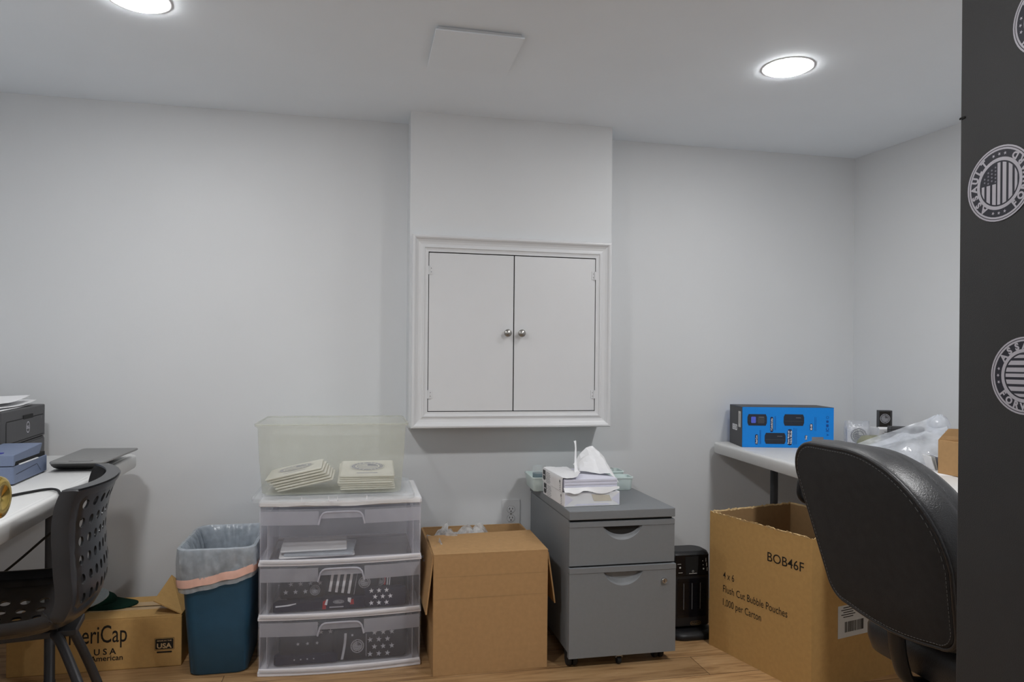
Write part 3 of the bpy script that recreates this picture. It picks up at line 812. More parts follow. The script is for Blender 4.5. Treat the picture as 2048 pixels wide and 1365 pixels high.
pack('navy folded fabric with red and white corners low in the middle drawer', (TX + .008, fy + .012, zf), (0, 0, 0), .155, .040, .045, 'navy',
     lambda q, F: (q.use('red_fab').face([(-.074, .002), (-.062, .002), (-.060, .036), (-.072, .030)], .0003, F), q.use('white_fab').face([(-.066, .018), (-.058, .016), (-.054, .037), (-.060, .037)], .0006, F),
                   q.use('red_fab').face([(.022, .014), (.036, .014), (.034, .034), (.022, .030)], .0003, F), q.use('white_fab').face([(.014, .026), (.024, .020), (.026, .038), (.014, .039)], .0006, F),
                   emblem(q, F @ T(-.018, .026, 0) @ Matrix.Diagonal((1.6, .6, 1, 1)), .012, 'grey_fab', 'navy', 'grey_fab', False, False), q.use('grey_fab').face(rrect(.05, .004, .001, 1, -.025, .008), .0003, F)), G2)
pack('black and white striped fabric with a round emblem leaning in the middle drawer', (TX + .035, fy + .032, zf + .040), (-.15, .16, 0), .18, .082, .03, 'blk_fab',
     lambda q, F: (stripes(q, F, (-.083, -.060, -.038, -.016), .005, .078, .009, .0), q.use('grey_fab').face([(.007, .004), (.0085, .004), (.0085, .078), (.007, .078)], .0003, F), emblem(q, F @ T(.038, .050, 0), .021, 'grey_fab', 'blk_fab', 'grey_fab', False, False)), G2)
pack('navy star-print fabric at the right of the middle drawer', (TX + .155, fy + .012, zf), (-.08, 0, 0), .15, .066, .05, 'navy',
     lambda q, F: stars(q, F, -.050, .014, 3, 3, .027, .0095), G2)
pack('small striped bundle with a round print at the right back of the middle drawer', (TX + .145, fy + .055, zf + .055), (-.2, .1, 0), .07, .05, .03, 'blk_fab',
     lambda q, F: (q.use('red_fab').face([(.004, .01), (.010, .01), (.010, .04), (.004, .04)], .0003, F), emblem(q, F @ T(-.010, .024, 0), .017, 'grey_fab', 'blk_fab', 'grey_fab', False, False), stripes(q, F, (.014, .022), .01, .04, .004, 0)), G2)
pack('large black folded block at the rear right of the middle drawer', (TX + .02, fy + .115, zf), (0, 0, 0), .44, .10, .12, 'blk_fab', None, G2)
zf = LEV[0][0] + .006
pack('black star-print fabric in clear film at the left of the bottom drawer', (TX - .115, fy + .03, zf + .028), (-.1, 0, 0), .20, .108, .05, 'blk_fab',
     lambda q, F: (stars(q, F, -.055, .072, 5, 2, .033, .0095, 'grey_fab'), stars(q, F, -.035, .035, 3, 1, .033, .0070, 'grey_fab')), G3)
pack('navy folded fabric lying flat at the front left of the bottom drawer', (TX - .12, fy + .010, zf), (0, 0, 0), .22, .030, .05, 'navy',
     lambda q, F: stars(q, F, -.04, .017, 4, 1, .022, .004, 'grey_fab'), G3)
pack('black fabric with emblem and white stars at the right of the bottom drawer', (TX + .105, fy + .014, zf), (-.12, 0, 0), .26, .108, .05, 'blk_fab',
     lambda q, F: (stripes(q, F, (-.106,), .004, .094, .0085, .012, 'grey_fab'), emblem(q, F @ T(-.048, .047, 0), .0235, 'grey_fab', 'blk_fab', 'grey_fab', False, False), q.use('grey_fab').face([(-.0175, .010), (-.016, .010), (-.016, .088), (-.0175, .088)], .0003, F),
                   stars(q, F, -.003, .016, 3, 4, .031, .0105, 'grey_fab'), q.use('grey_fab').face(rrect(.007, .007, .001, 1, -.066, .086), .0003, F)), G3)
pack('black folded block at the rear right of the bottom drawer', (TX + .03, fy + .09, zf), (0, 0, 0), .42, .125, .13, 'blk_fab', None, G3)
zf = LEV[2][0] + .006
for k, (dx, dy, ww, hh2, dz, rz, m, lb) in enumerate(((-.09, .10, .26, .20, 0, .05, 'paper', 'white envelope at the bottom of the top drawer'),
                                                     (-.075, .09, .24, .20, .009, -.06, 'liner', 'pale blue mailer in the middle of the pile in the top drawer'),
                                                     (-.10, .11, .23, .19, .018, .03, 'paper', 'white envelope on top of the pile in the top drawer'))):
    e_ = thing('envelope', lb, 'envelope', (TX + dx, TY + .02 + dy, zf + dz), rz, 'envelopes in the top drawer')
    MB(m).prism(rrect(ww, hh2, .006, 2), 0, .007).build('pouch', e_, .003)
    MB('greyink').prism(rrect(ww * .96, .0015, .0005, 1, 0, hh2 * .2), .007, .0073).build('flap_line', e_)

# paper sheet over the top of the tower, hanging a little over the front
rows = []
for j in range(19):
    s = j / 18
    row = []
    for i in range(25):
        x = -HWt + .006 + (2 * HWt - .012) * i / 24
        yf = bow(x) - .003
        if s < .78:
            y = DT - .01 + (yf - DT + .01) * s / .78; z = .6075 + .0012 * (1 + fbm(x * 14, y * 14, 2))
        else:
            y = yf - .0012; z = .6075 - (s - .78) / .22 * (.016 + .004 * fbm(x * 9, 1.3))
        row.append((x, y, z))
    rows.append(row)
ps = MB('paper').grid(rows).build('poster_sheet', None, 0, 2, .0008, 0, 1); ps.location = (TX, TY, 0)
tag(ps, 'creased white paper sheet covering the top of the drawer tower', 'paper')

# lid under the tote
t = thing('tote_lid', 'clear plastic lid lying flat under the storage tote', 'lid', (-.082, 2.752, .6105))
lw, ld = .555, .39
b = MB('lid'); P1 = rrect(lw, ld, .03, 6)
b.loft([[(x, y, 0) for x, y in rrect(lw, ld, .03, 6)], [(x, y, .014) for x, y in rrect(lw, ld, .03, 6)], [(x, y, .017) for x, y in rrect(lw - .012, ld - .012, .026, 6)], [(x, y, .017) for x, y in rrect(lw - .05, ld - .05, .02, 6)], [(x, y, .0145) for x, y in rrect(lw - .06, ld - .06, .02, 6)]], None, False, True)
b.build('lid_panel', t, 0, 2, .0012)
rb = MB('white')
for x in (-.11, .11):
    rb.box((x - .0015, -ld / 2 - .0012, .001), (x + .0015, -ld / 2 - .0001, .0165))
rb.box((-.021, -ld / 2 - .003, .0), (-.019, -ld / 2 - .0001, .017)); rb.box((.009, -ld / 2 - .003, .0), (.011, -ld / 2 - .0001, .017)); rb.box((-.021, -ld / 2 - .003, .0), (.011, -ld / 2 - .0001, .0022))
rb.build('clasp', t)

# tote
t = thing('storage_tote', 'milky clear plastic tote holding white packets', 'tote', (-.091, 2.758, .6285))
b = MB('tote')
def tr(w, d, z, r=.03): return [(x, y, z) for x, y in rrect(w, d, r, 7)]
b.loft([tr(.462, .30, 0, .025), tr(.480, .318, .006, .03), tr(.498, .345, .12), tr(.508, .360, .236), tr(.516, .368, .238), tr(.524, .378, .240), tr(.526, .38, .247), tr(.520, .374, .249)], None, True, False)
b.build('tub', t, 0, 2, .0016)
rm = MB('tote'); rm.tube(tr(.522, .376, .247), .0035, 8, None, True); rm.build('rim', t)

def packet(label, loc, rot, group, printed):
    t = thing('flat_packet', label, 'packet', loc, 0, group, rot)
    b = MB('packet'); w, d, h = .196, .235, .0072
    b.loft([[(x, y, z) for x, y in rrect(w + k, d + k, .008, 3)] for z, k in ((0, -.010), (h * .3, -.001), (h * .5, 0), (h * .75, -.002), (h, -.012))], None, True, True)
    b.build('sleeve', t)
    if printed:
        q = MB('packet_ink'); F = T(0, .018, h + .0004)
        emblem(q, F, .066, 'packet', 'packet_ink', 'greyink', False)
        q.use('packet_ink'); q.prism(rrect(.075, .007, .002, 2, 0, -.080), 0, .0003, T(0, .0, h))
        q.build('round_print', t)
    return t
base = Vector((-.091, 2.745, .6285))
GA = 'white packets, level stack in the tote'; GB = 'white packets, tilted stack in the tote'
names8 = ['lowest', 'second from the bottom', 'third from the bottom', 'fourth from the bottom', 'fifth from the bottom', 'second from the top', 'topmost']
for k in range(7):
    packet('white packet, %s of the level stack at the right of the tote' % names8[k], (base.x + .118 + random.uniform(-.004, .004), base.y - .002 * k * .1 + random.uniform(-.003, .003), base.z + .0165 + k * .0076), (.10, 0, random.uniform(-.03, .03)), GA, k == 6)
names6 = ['lowest', 'second from the bottom', 'third from the bottom', 'fourth from the bottom', 'second from the top', 'topmost']
for k in range(6):
    tl = -.205
    off = -.004 * k
    packet('white packet, %s of the tilted stack at the left of the tote' % names6[k],
           (base.x - .105 + off * 2.2 + .012 + k * .0076 * math.sin(tl) * 0, base.y + random.uniform(-.004, .004), base.z + .0235 + k * .0080), (0, tl, random.uniform(-.02, .02)), GB, k == 5)

# ------------------------------------------------------------------ open cardboard box
t = thing('cardboard_box', 'plain brown cardboard box with open flaps between the drawer tower and the filing cabinet', 'box', (.463, 2.49, 0), math.radians(.5))
BW, BD, BH = .206, .445, .42; th_ = .005
b = MB('kraft')
b.box((-BW, 0, 0), (BW, th_, BH)); b.box((-BW, BD - th_, 0), (BW, BD, BH)); b.box((-BW, th_, 0), (-BW + th_, BD - th_, BH)); b.box((BW - th_, th_, 0), (BW, BD - th_, BH)); b.box((-BW + th_, th_, 0), (BW - th_, BD - th_, th_))
b.build('body', t, .0015)
cr_ = MB('kraft_in')
for z in (.345, .268): cr_.add([(-BW + .004, -.0004, z - .001), (BW - .004, -.0004, z - .001), (BW - .004, -.0004, z + .001), (-BW + .004, -.0004, z + .001)], [(0, 1, 2, 3)])
cr_.build('score_line', t)
ff = MB('kraft'); ff.add([(-BW, 0, BH), (BW, 0, BH), (BW - .004, .258, BH + .012), (-BW + .004, .262, BH + .004)], [(0, 1, 2, 3)]); ff.build('front_flap', t, 0, 2, .005, 0, 1)
lf = MB('kraft'); lf.add([(-BW - .001, .004, BH), (-BW - .001, BD - .004, BH), (-BW - .024, BD - .02, BH - .205), (-BW - .024, .01, BH - .205)], [(0, 1, 2, 3)]); lf.build('side_flap', t, 0, 2, .005)
rf = MB('kraft'); rf.add([(BW + .001, .004, BH - .006), (BW + .001, BD - .004, BH - .006), (BW + .036, BD - .02, BH - .2), (BW + .036, .03, BH - .2)], [(0, 1, 2, 3)]); rf.build('side_flap', t, 0, 2, .005)
bf = MB('kraft'); bf.add([(-BW + .004, BD + .002, BH), (BW - .004, BD + .002, BH), (BW - .008, BD + .03, BH - .21), (-BW + .008, BD + .03, BH - .21)], [(0, 1, 2, 3)]); bf.build('rear_flap', t, 0, 2, .005)
def crumple(name, label, cat, loc, w, d, h, m, seed, n=26, amp=.05, par=None):
    rows = []
    for j in range(n + 1):
        row = []
        for i in range(n + 1):
            u, v = i / n * 2 - 1, j / n * 2 - 1
            e_ = max(0, 1 - max(abs(u), abs(v)) ** 3)
            k = .55 + .6 * fbm(u * 2.2 + seed, v * 2.2, seed, 4) + .35 * abs(noise.noise((u * 4 + seed, v * 4, 1)))
            row.append((u * w / 2 + amp * noise.noise((u * 3, v * 3, seed)), v * d / 2 + amp * noise.noise((u * 3 + 7, v * 3, seed)), h * e_ * k))
        rows.append(row)
    o = MB(m).grid(rows).build(name, par); o.location = loc
    return tag(o, label, cat) if label else o
crumple('bubble_wrap', 'crumpled clear plastic wrap sticking out of the open brown box', 'plastic wrap', (.40, 2.80, .345), .30, .22, .13, 'film2', 3.1)
crumple('plastic_bag', 'clear plastic bag peeking out at the left side of the open brown box', 'plastic wrap', (.288, 2.64, .36), .06, .22, .07, 'film2', 8.4, 20, .015)

# ------------------------------------------------------------------ filing cabinet
t = thing('filing_cabinet', 'grey two-drawer mobile filing cabinet with reams of paper on top', 'cabinet', (.941, 2.46, 0))
hw = .204
b = MB('ped'); b.box((-hw + .003, .021, .052), (hw - .003, .60, .530)); b.build('body', t, .002)
MB('ped_dark').box((-hw + .008, .012, .05), (hw - .008, .0215, .530)).build('drawer_gap', t)
MB('ped').box((-hw, -.002, .533), (hw, .602, .566)).build('top', t, .003)
MB('ped_dark').box((-hw + .01, .012, .5295), (hw - .01, .59, .5335)).build('top_gap', t)
def drawer_front(w, h, z0, y, label=None):
    mb = MB('ped'); F = fr((0, y, z0), (1, 0, 0), (0, 0, 1))
    x0, x1 = -w / 2, w / 2; zc = h - .0195
    arc = []; half = .076; dep = .050
    R = (half * half + dep * dep) / (2 * dep); a = math.asin(half / R)
    for k in range(25):
        q = -a + 2 * a * k / 24
        arc.append((R * math.sin(q), zc + (R - dep) - R * math.cos(q)))
    outer = [(x0, 0), (x1, 0), (x1, zc), (x0, zc)]
    hole = arc                                         # left end to right end along the bottom
    # face below the lip: outline runs along the top edge and dips round the scoop
    poly = [(x0, 0), (x1, 0), (x1, zc)] + arc[::-1] + [(x0, zc)]
    tri = tessellate_polygon([[Vector((p[0], p[1], 0)) for p in poly]])
    mb.add([(p[0], p[1], 0) for p in poly], [tuple(q) for q in tri], F)
    # rim of the slab
    rim = [(x0, 0), (x1, 0), (x1, zc), (x0, zc)]
    mb.add([(p[0], p[1], z) for z in (0, -.019) for p in rim], [(0, 4, 5, 1), (1, 5, 6, 2), (3, 7, 4, 0), (4, 7, 6, 5)], F)
    # lip along the top edge, a touch proud
    mb.box((x0, zc + .0012, -.019), (x1, h, .0016), F)
    mb.add([(x0, zc, 0), (x1, zc, 0), (x1, zc + .0012, -.001), (x0, zc + .0012, -.001)], [(0, 1, 2, 3)], F)
    o = mb.build('drawer', t)
    sc_ = MB('ped')
    def inner(k, dz): return [(p[0] * k, zc - (zc - p[1]) * dz) for p in arc]
    l0 = [(p[0], p[1], 0) for p in arc]; l1 = [(p[0], p[1], -.006) for p in inner(.97, .78)]; l2 = [(p[0], p[1], -.013) for p in inner(.93, .62)]; l3 = [(p[0], p[1], -.016) for p in inner(.90, .55)]
    sc_.grid([l0, l1, l2, l3], F)
    sc_.add(l3, [tuple(range(len(l3)))], F)
    sc_.add([l0[0], l0[-1], l3[-1], l3[0]], [(0, 1, 2, 3)], F)
    sc_.build('recessed_pull', o)
    return o
drawer_front(2 * hw - .004, .157, .368, 0)
d2 = drawer_front(2 * hw, .322, .040, -.010)
lk = MB('chrome'); lk.lathe([(.0115, 0), (.0115, .005), (.0095, .008), (.009, .0065), (0, .0065)], front((.157, -.010, .302)), 24)
lk.use('dark').prism(rrect(.002, .009, .0005, 1), .0066, .007, front((.157, -.010, .302))); lk.build('lock', d2)
for x, y in ((-.182, .034), (.155, .045), (-.17, .55), (.165, .55)):
    k = MB('rubber')
    for dx in (-.011, .011):
        k.lathe([(.006, -.008), (.022, -.008), (.025, -.004), (.025, .004), (.022, .008), (.006, .008)], T(x + dx, y, .0255) @ RY(PI / 2), 24)
    k.box((x - .02, y - .018, .034), (x + .02, y + .02, .052)); k.lathe([(.008, .04), (.008, .053)], T(x, y, 0), 12)
    k.build('caster', t, .001)
k = MB('steel'); x, y = -.008, .012
k.box((x - .013, y - .006, .026), (x - .010, y + .012, .052)); k.box((x + .010, y - .006, .026), (x + .013, y + .012, .052)); k.box((x - .013, y - .006, .030), (x + .013, y - .004, .052))
k.use('rubber').lathe([(.004, -.007), (.014, -.007), (.015, 0), (.014, .007), (.004, .007)], T(x, y + .002, .0155) @ RY(PI / 2), 20)
k.use('rubber').lathe([(.002, -.012), (.002, .012)], T(x, y + .002, .0205) @ RY(PI / 2), 8)
k.build('stabilizer_caster', t)

# ------------------------------------------------------------------ reams of paper
PZ = .5665
def ream(label, loc, rz, opened):
    t = thing('paper_ream', label, 'paper', loc, rz, 'reams of paper on the filing cabinet')
    w, d, h = .2175, .282, .0515
    F = front((0, 0, 0)); Lf = fr((0, d, 0), (0, -1, 0), (0, 0, 1))       # left long side, looking towards -X
    b = MB('paper')
    if not opened:
        b.prism(rrect(w, d, .003, 2, w / 2, d / 2), 0, h); b.build('wrapper', t, .002)
        q = MB('paper_l')
        for sx in (0, 1):
            x0 = .002 if sx == 0 else w - .002; x1 = .034 if sx == 0 else w - .034
            q.face([(x0, .002), (x1, h * .5), (x0, h - .002)] if sx == 0 else [(x0, h - .002), (x1, h * .5), (x0, .002)], .0006, F)
        q.face([(.036, .004), (w - .036, .004), (w - .05, .010), (.05, .010)], .0006, F)
        q.use('wrapb').face([(.115, .018), (.185, .018), (.175, .040), (.105, .044)], .0007, F)
        q.build('end_folds', t)
    else:
        # sheets stay stacked under a torn wrapper that still covers the rear and left
        n = 11
        st_ = MB('paper_l')
        for k in range(n):
            z0 = .003 + (h - .008) * k / n
            o = .004 + .0009 * ((k * 7) % 3)
            st_.box((.006, o, z0), (w - .005, d - .004, z0 + (h - .008) / n - .0002))
        st_.build('sheets', t)
        rows = []
        for j in range(15):
            v = j / 14; row = []
            y = .012 + (d - .012) * v
            for i in range(19):
                u = i / 18
                if u < .25: x = 0; z = h * u / .25
                else: x = w * .46 * (u - .25) / .75 * (1 if v > .35 else .55 + 1.28 * v); z = h + .001
                row.append((x + .001 * noise.noise((x * 40, y * 40, z)), y - (.010 * (1 - v) if u > .4 else 0), z + (.004 * fbm(x * 24, y * 24, 1) if u > .3 else 0) + (.006 * max(0, u - .8) * 5 if v < .6 else 0)))
            rows.append(row)
        b.grid(rows)
        b.build('wrapper', t, 0, 2, .0012, 0, 1)
        # lower torn tongue at the front
        tg = MB('paper'); rows = []
        for j in range(7):
            v = j / 6; row = []
            for i in range(13):
                u = i / 12
                lo = .006 + .010 * math.sin(u * 7) - (.022 * max(0, 1 - abs(u - .2) * 6))
                row.append((w * u, -.004 - .012 * v * (1.2 - u), .004 + (.014) * (1 - v) + (lo - .006) * v + .003 * noise.noise((u * 9, v * 5, 2))))
            rows.append(row)
        tg.grid(rows).build('torn_flap', t, 0, 2, .0008)
        # twisted strip standing up
        sp = MB('paper'); sp.grid([[(.098 + a_, .16 + b_, h + z) for a_, b_, z in r_] for r_ in (
            [(-.022, -.05, -.002), (-.012, -.05, .0), (.0, -.045, .0)], [(-.010, -.02, .022), (-.003, -.018, .024), (.003, -.016, .022)], [(-.004, .0, .055), (.001, .001, .056), (.004, .0, .055)],
            [(.002, .01, .090), (.006, .012, .091), (.009, .01, .090)], [(.000, .012, .112), (.004, .016, .110), (.008, .014, .112)], [(-.006, .010, .122), (.003, .02, .118), (.010, .016, .124)])])
        sp.build('twisted_strip', t, 0, 2, .0008, 1)
        # large flap folded up at the right
        fp = MB('paper'); rows = []
        nu, nv = 9, 8
        for j in range(nv + 1):
            v = j / nv; row = []
            for i in range(nu + 1):
                u = i / nu
                x = .104 + .122 * u + .012 * v * (u - .3)
                y = .205 - .165 * v * (.35 + .65 * u)
                peak = min(1, (u + .10) / .55) if u < .45 else (1 if u < .68 else 1 - (u - .68) * 1.5)
                z = h + .004 + .102 * peak * (1 - v) ** .8 * (.9 + .1 * math.sin(u * 9)) + .012 * fbm(u * 3, v * 3, 5) * (1 - .5 * v)
                z -= .040 * max(0, u - .8) * 5 * v
                row.append((x + .006 * noise.noise((u * 4, v * 4, 3)), y, max(z, h - .03)))
            rows.append(row)
        fp.grid(rows, None, False).build('lifted_flap', t, 0, 2, .0008)
    lb = MB('ream_logo')
    x0 = .012; zt = h - .004
    lb.face([(x0, .012), (x0 + .018, .006), (x0 + .036, .014), (x0 + .036, zt), (x0, zt)], .0008 if not opened else .0022, Lf)
    lb.use('white').face(rrect(.024, .004, .001, 1, x0 + .018, .028), .0011 if not opened else .0025, Lf)
    lb.use('greyink')
    for k in range(7):
        lb.face(rrect(.05 + .018 * ((k * 5) % 3) / 2, .0016, .0004, 1, x0 + .072, .006 + k * .0062), .0008 if not opened else .0022, Lf)
    for k in range(4):
        lb.face(rrect(.012, .0022, .0004, 1, d - .036, .006 + k * .007), .0008 if not opened else .0022, Lf)
    lb.face(circ(.006, 14, d - .04, .036), .0008 if not opened else .0022, Lf)
    lb.build('printed_label', t)
    return t
ream('closed white paper ream, the lower of the two on the grey cabinet', (.740, 2.532, PZ), math.radians(1.5), False)
ream('torn-open paper ream, the upper one, its wrapper sticking up', (.737, 2.537, PZ + .0525), math.radians(1.2), True)

# desk organizer with compartments behind the reams
t = thing('desk_organizer', 'pale mint plastic organizer tray with compartments behind the paper reams', 'tray', (.915, 2.93, PZ), math.radians(-3))
def rr3(x0, x1, y0, y1, z, r=.012): return [(x, y, z) for x, y in rrect(x1 - x0, y1 - y0, r, 4, (x0 + x1) / 2, (y0 + y1) / 2)]
for nm, x0, x1, y0, y1, h in (('long_compartment', -.215, .02, -.085, .10, .058), ('front_compartment', .02, .218, -.095, -.005, .055), ('rear_compartment', .02, .208, .0, .10, .066)):
    b = MB('mint')
    b.loft([rr3(x0 + .010, x1 - .010, y0 + .010, y1 - .010, 0), rr3(x0 + .007, x1 - .007, y0 + .007, y1 - .007, .004), rr3(x0 + .003, x1 - .003, y0 + .003, y1 - .003, h - .006), rr3(x0, x1, y0, y1, h - .005), rr3(x0, x1, y0, y1, h), rr3(x0 + .005, x1 - .005, y0 + .005, y1 - .005, h), rr3(x0 + .010, x1 - .010, y0 + .010, y1 - .010, .004)], None, True, True)
    b.build(nm, t)
t = thing('drinking_glass', 'clear glass with a dark blue band in the organizer behind the reams', 'glass', (.737, 2.905, PZ + .0045))
MB('glass').lathe([(.0, .002), (.023, .002), (.025, .006), (.030, .095), (.0285, .0955), (.0235, .008), (0, .006)], None, 28).build('tumbler', t)
MB('liquid').lathe([(.0, .0085), (.0232, .0085), (.0268, .066), (0, .066)], None, 28).build('blue_filling', t)
for k, (x, y, rz) in enumerate(((1.055, 2.965, .3), (1.085, 2.985, 1.2), (1.04, 2.99, 2.0))):
    t = thing('binder_clip', ('black binder clip at the left of the mint compartment', 'black binder clip at the right of the mint compartment', 'black binder clip at the back of the mint compartment')[k], 'clip', (x, y, PZ + .0045 + k * .0005), rz, 'clips in the organizer')
    MB('blackg').prism([(-.016, 0), (.016, 0), (.003, .045), (-.003, .045)], -.014, .014, front((0, 0, 0))).build('clamp', t, .001)
    for s_ in (-1, 1):
        MB('chrome').tube([(s_ * .004, -.009, .043), (s_ * .012, -.008, .062), (s_ * .013, .0, .066), (s_ * .012, .008, .062), (s_ * .004, .009, .043)], .001, 6).build('wire_handle', t)

# ------------------------------------------------------------------ space heater
t = thing('space_heater', 'black ceramic space heater between the filing cabinet and the tall carton', 'heater', (1.317, 2.735, 0), 0)
b = MB('black'); 
b.loft([[(x, y, z) for x, y in rrect(.205 + k, .19 + k, .06, 7, 0, -.02)] for z, k in ((0, -.006), (.004, 0), (.016, 0), (.024, -.012), (.030, -.04))], None, True, True); b.build('base', t)
def hs(z, w=.178, d=.13, cy=0): return [(x, y, z) for x, y in rrect(w, d, .035, 6, 0, cy)]
b = MB('black'); b.loft([hs(.036, .16, .11), hs(.042), hs(.24), hs(.322, .178, .124, .003), hs(.332, .172, .112, .006), hs(.336, .150, .09, .008)], None, True, True)
b.lathe([(.04, .02), (.04, .04)], None, 24); b.build('body', t)
F = front((0, -.065, 0))
gl = MB('blackg'); gl.prism([(-.070, .245), (.070, .245), (.072, .328), (-.072, .328)], 0, .002, F @ T(0, 0, 0) @ RX(-.0)); gp = gl.build('control_panel', t, .0008)
pn = MB('dark').prism([(-.026, .25), (.024, .25), (.028, .322), (-.030, .322)], .002, .0025, F).build('display', gp)
ic = MB('label_w')
for x, y, w_, h_ in ((-.056, .293, .016, .0018), (-.050, .258, .018, .0018), (.004, .2535, .034, .002)):
    ic.face(rrect(w_, h_, .0004, 1, x, y), .0028, F)
for y in (.306, .287, .268): ic.face(rrect(.0025, .015, .0006, 1, .060 + (.306 - y) * .15, y), .0028, F)
for x, y, r_ in ((-.052, .279, .004), (.046, .302, .002), (.048, .286, .002), (.050, .270, .0035)): ic.face(circ(r_, 12, x, y), .0028, F)
ic.ring(.003, .0042, .0028, 16, F @ T(.004, .262, 0)); ic.build('printed_icons', gp)
gm = MB('blackg'); gm.prism(rrect(.125, .155, .006, 3, 0, .155), 0, .0014, F)
for k in range(22): gm.prism(rrect(.118, .0026, .0008, 1, 0, .088 + k * .0063), .0014, .0026, F)
gr = gm.build('grille', t)
for x in (-.036, .0, .036): MB('greyink').prism(rrect(.0022, .105, .0006, 1, x, .162), .0024, .0046, F).build('grille_bar', gr)
lg = MB('gold'); P0 = rrect(.046, .0155, .0077, 6, .018, .052); P1 = rrect(.043, .0125, .0062, 6, .018, .052)
lg.add([(x, y, .0012) for x, y in P0] + [(x, y, .0012) for x, y in P1], [(i, (i + 1) % len(P0), len(P0) + (i + 1) % len(P0), len(P0) + i) for i in range(len(P0))], F)
lg.text("De'Longhi", .0085, F @ T(.018, .049, 0), .02, .5, .036, .0012); lg.build('badge', t)

# ------------------------------------------------------------------ tall carton with lettering
ang = math.atan2(.121, .474)
# local x along the lettered face towards the camera side, local y to the room's right rear
t = thing('tall_carton', 'tall golden-brown carton with torn top edge and printed lettering', 'box', (1.348, 2.580, 0), math.atan2(-.474, .121))
FW, DP, HH = .489, .434, .522
b = MB('kraft_b')
tt = .006
def wall(x0, y0, x1, y1, inner):
    """one side of the carton; its top edge is torn and uneven"""
    n = 46; dx, dy = x1 - x0, y1 - y0; L_ = math.hypot(dx, dy); nx, ny = inner
    o = []; 
    for i in range(n + 1):
        s = i / n
        zt = HH + .004 * noise.noise((s * 9 + x0 * 5, y0 * 7, 1)) + .004 * noise.noise((s * 31, x0 * 9, y1 * 3))
        o.append((x0 + dx * s, y0 + dy * s, zt))
    bot = [(p[0], p[1], 0) for p in o]; bi = [(p[0] + nx * tt, p[1] + ny * tt, .004) for p in o]; ti = [(p[0] + nx * tt, p[1] + ny * tt, p[2] - .004) for p in o]
    b.use('kraft_b').grid([bot, o], None, False)
    b.use('kraft_in').grid([ti, bi], None, False)
    b.use('kraft_edge').grid([o, [(a_[0] + nx * tt * .5 + random.uniform(-.001, .001), a_[1] + ny * tt * .5, a_[2] + random.uniform(-.001, .004)) for a_ in o], ti], None, False)
wall(0, 0, FW, 0, (0, 1)); wall(FW, 0, FW, DP, (-1, 0)); wall(FW, DP, 0, DP, (0, -1)); wall(0, DP, 0, 0, (1, 0))
b.use('kraft_in').box((tt, tt, 0), (FW - tt, DP - tt, .004))
b.build('body', t)
F = front((0, -.0006, 0))
tx = MB('ink')
def fxz(px_z): return px_z
tx.text('BOB46F', .046, F @ T(.376, .402, 0), .004, .5, .160, 0)
tx.build('product_code', t)
for z_, w__, s_ in ((.280, .058, '4 x 6'), (.228, .312, 'Flush Cut Bubble Pouches'), (.177, .193, '1,000 per Carton')):
    MB('ink').text(s_, .038, F @ T(.076, z_, 0), .002, 0, w__, 0).build('lettering', t)
F2 = fr((FW + .0006, 0, 0), (0, 1, 0), (0, 0, 1))
lb = MB('label_w'); lb.prism(rrect(.16, .11, .002, 2, .205, .225), 0, .0004, F2)
lb.use('ink')
for k in range(26):
    lb.face(rrect(random.choice((.0012, .002, .003)), .036, .0001, 1, .160 + k * .0036, .205), .0007, F2)
for k in range(5): lb.face(rrect(.05 + .02 * (k % 2), .003, .0005, 1, .175, .240 + k * .008), .0007, F2)
lb.build('shipping_label', t)
# loose torn shreds hanging on the front edge
sh = MB('kraft_edge')
for k in range(22):
    x = .05 + .43 * k / 22 + random.uniform(-.006, .006); l = random.uniform(.010, .030)
    z0 = HH + random.uniform(-.002, .002)
    sh.add([(x, -.001, z0 - .003), (x + l, -.0015, z0 - .004), (x + l * .8, -.004, z0 + random.uniform(.0, .005)), (x + l * .2, -.003, z0 + random.uniform(.001, .006))], [(0, 1, 2, 3)])
sh.build('torn_edge', t)

# ------------------------------------------------------------------ items on the right table
# blue carton
ang = math.atan2(-.096, .382)
t = thing('blue_carton', 'bright blue product carton with charcoal ends on the right table', 'box', (1.636, 2.846, TZ), ang)
CW, CD, CH = .394, .200, .176
MB('boxblue').box((0, 0, 0), (CW, CD, CH)).build('carton', t, .0015)
F = front((0, -.0003, 0))
E_ = fr((-.0003, CD, 0), (0, -1, 0), (0, 0, 1))
dk = MB('boxdark'); dk.prism([(0.0005, .0005), (CD - .0005, .0005), (CD - .0005, CH - .0005), (.0005, CH - .0005)], 0, .0008, E_); dk.prism([(.0, .0), (CW, 0), (CW, CD), (0, CD)], 0, .0008, T(0, 0, CH)); dk.build('dark_panel', t)
wl = MB('white'); wl.text('BEIRED', .034, E_ @ T(.088, .068, 0), .05, .5, .080, .0011); wl.build('lettering', t)
wl = MB('label_w'); wl.prism(rrect(.036, .070, .002, 2, .162, .120), .0009, .0012, E_); wl.use('greyink').face(rrect(.006, .045, .001, 1, .160, .122), .0014, E_); wl.build('white_label', t)
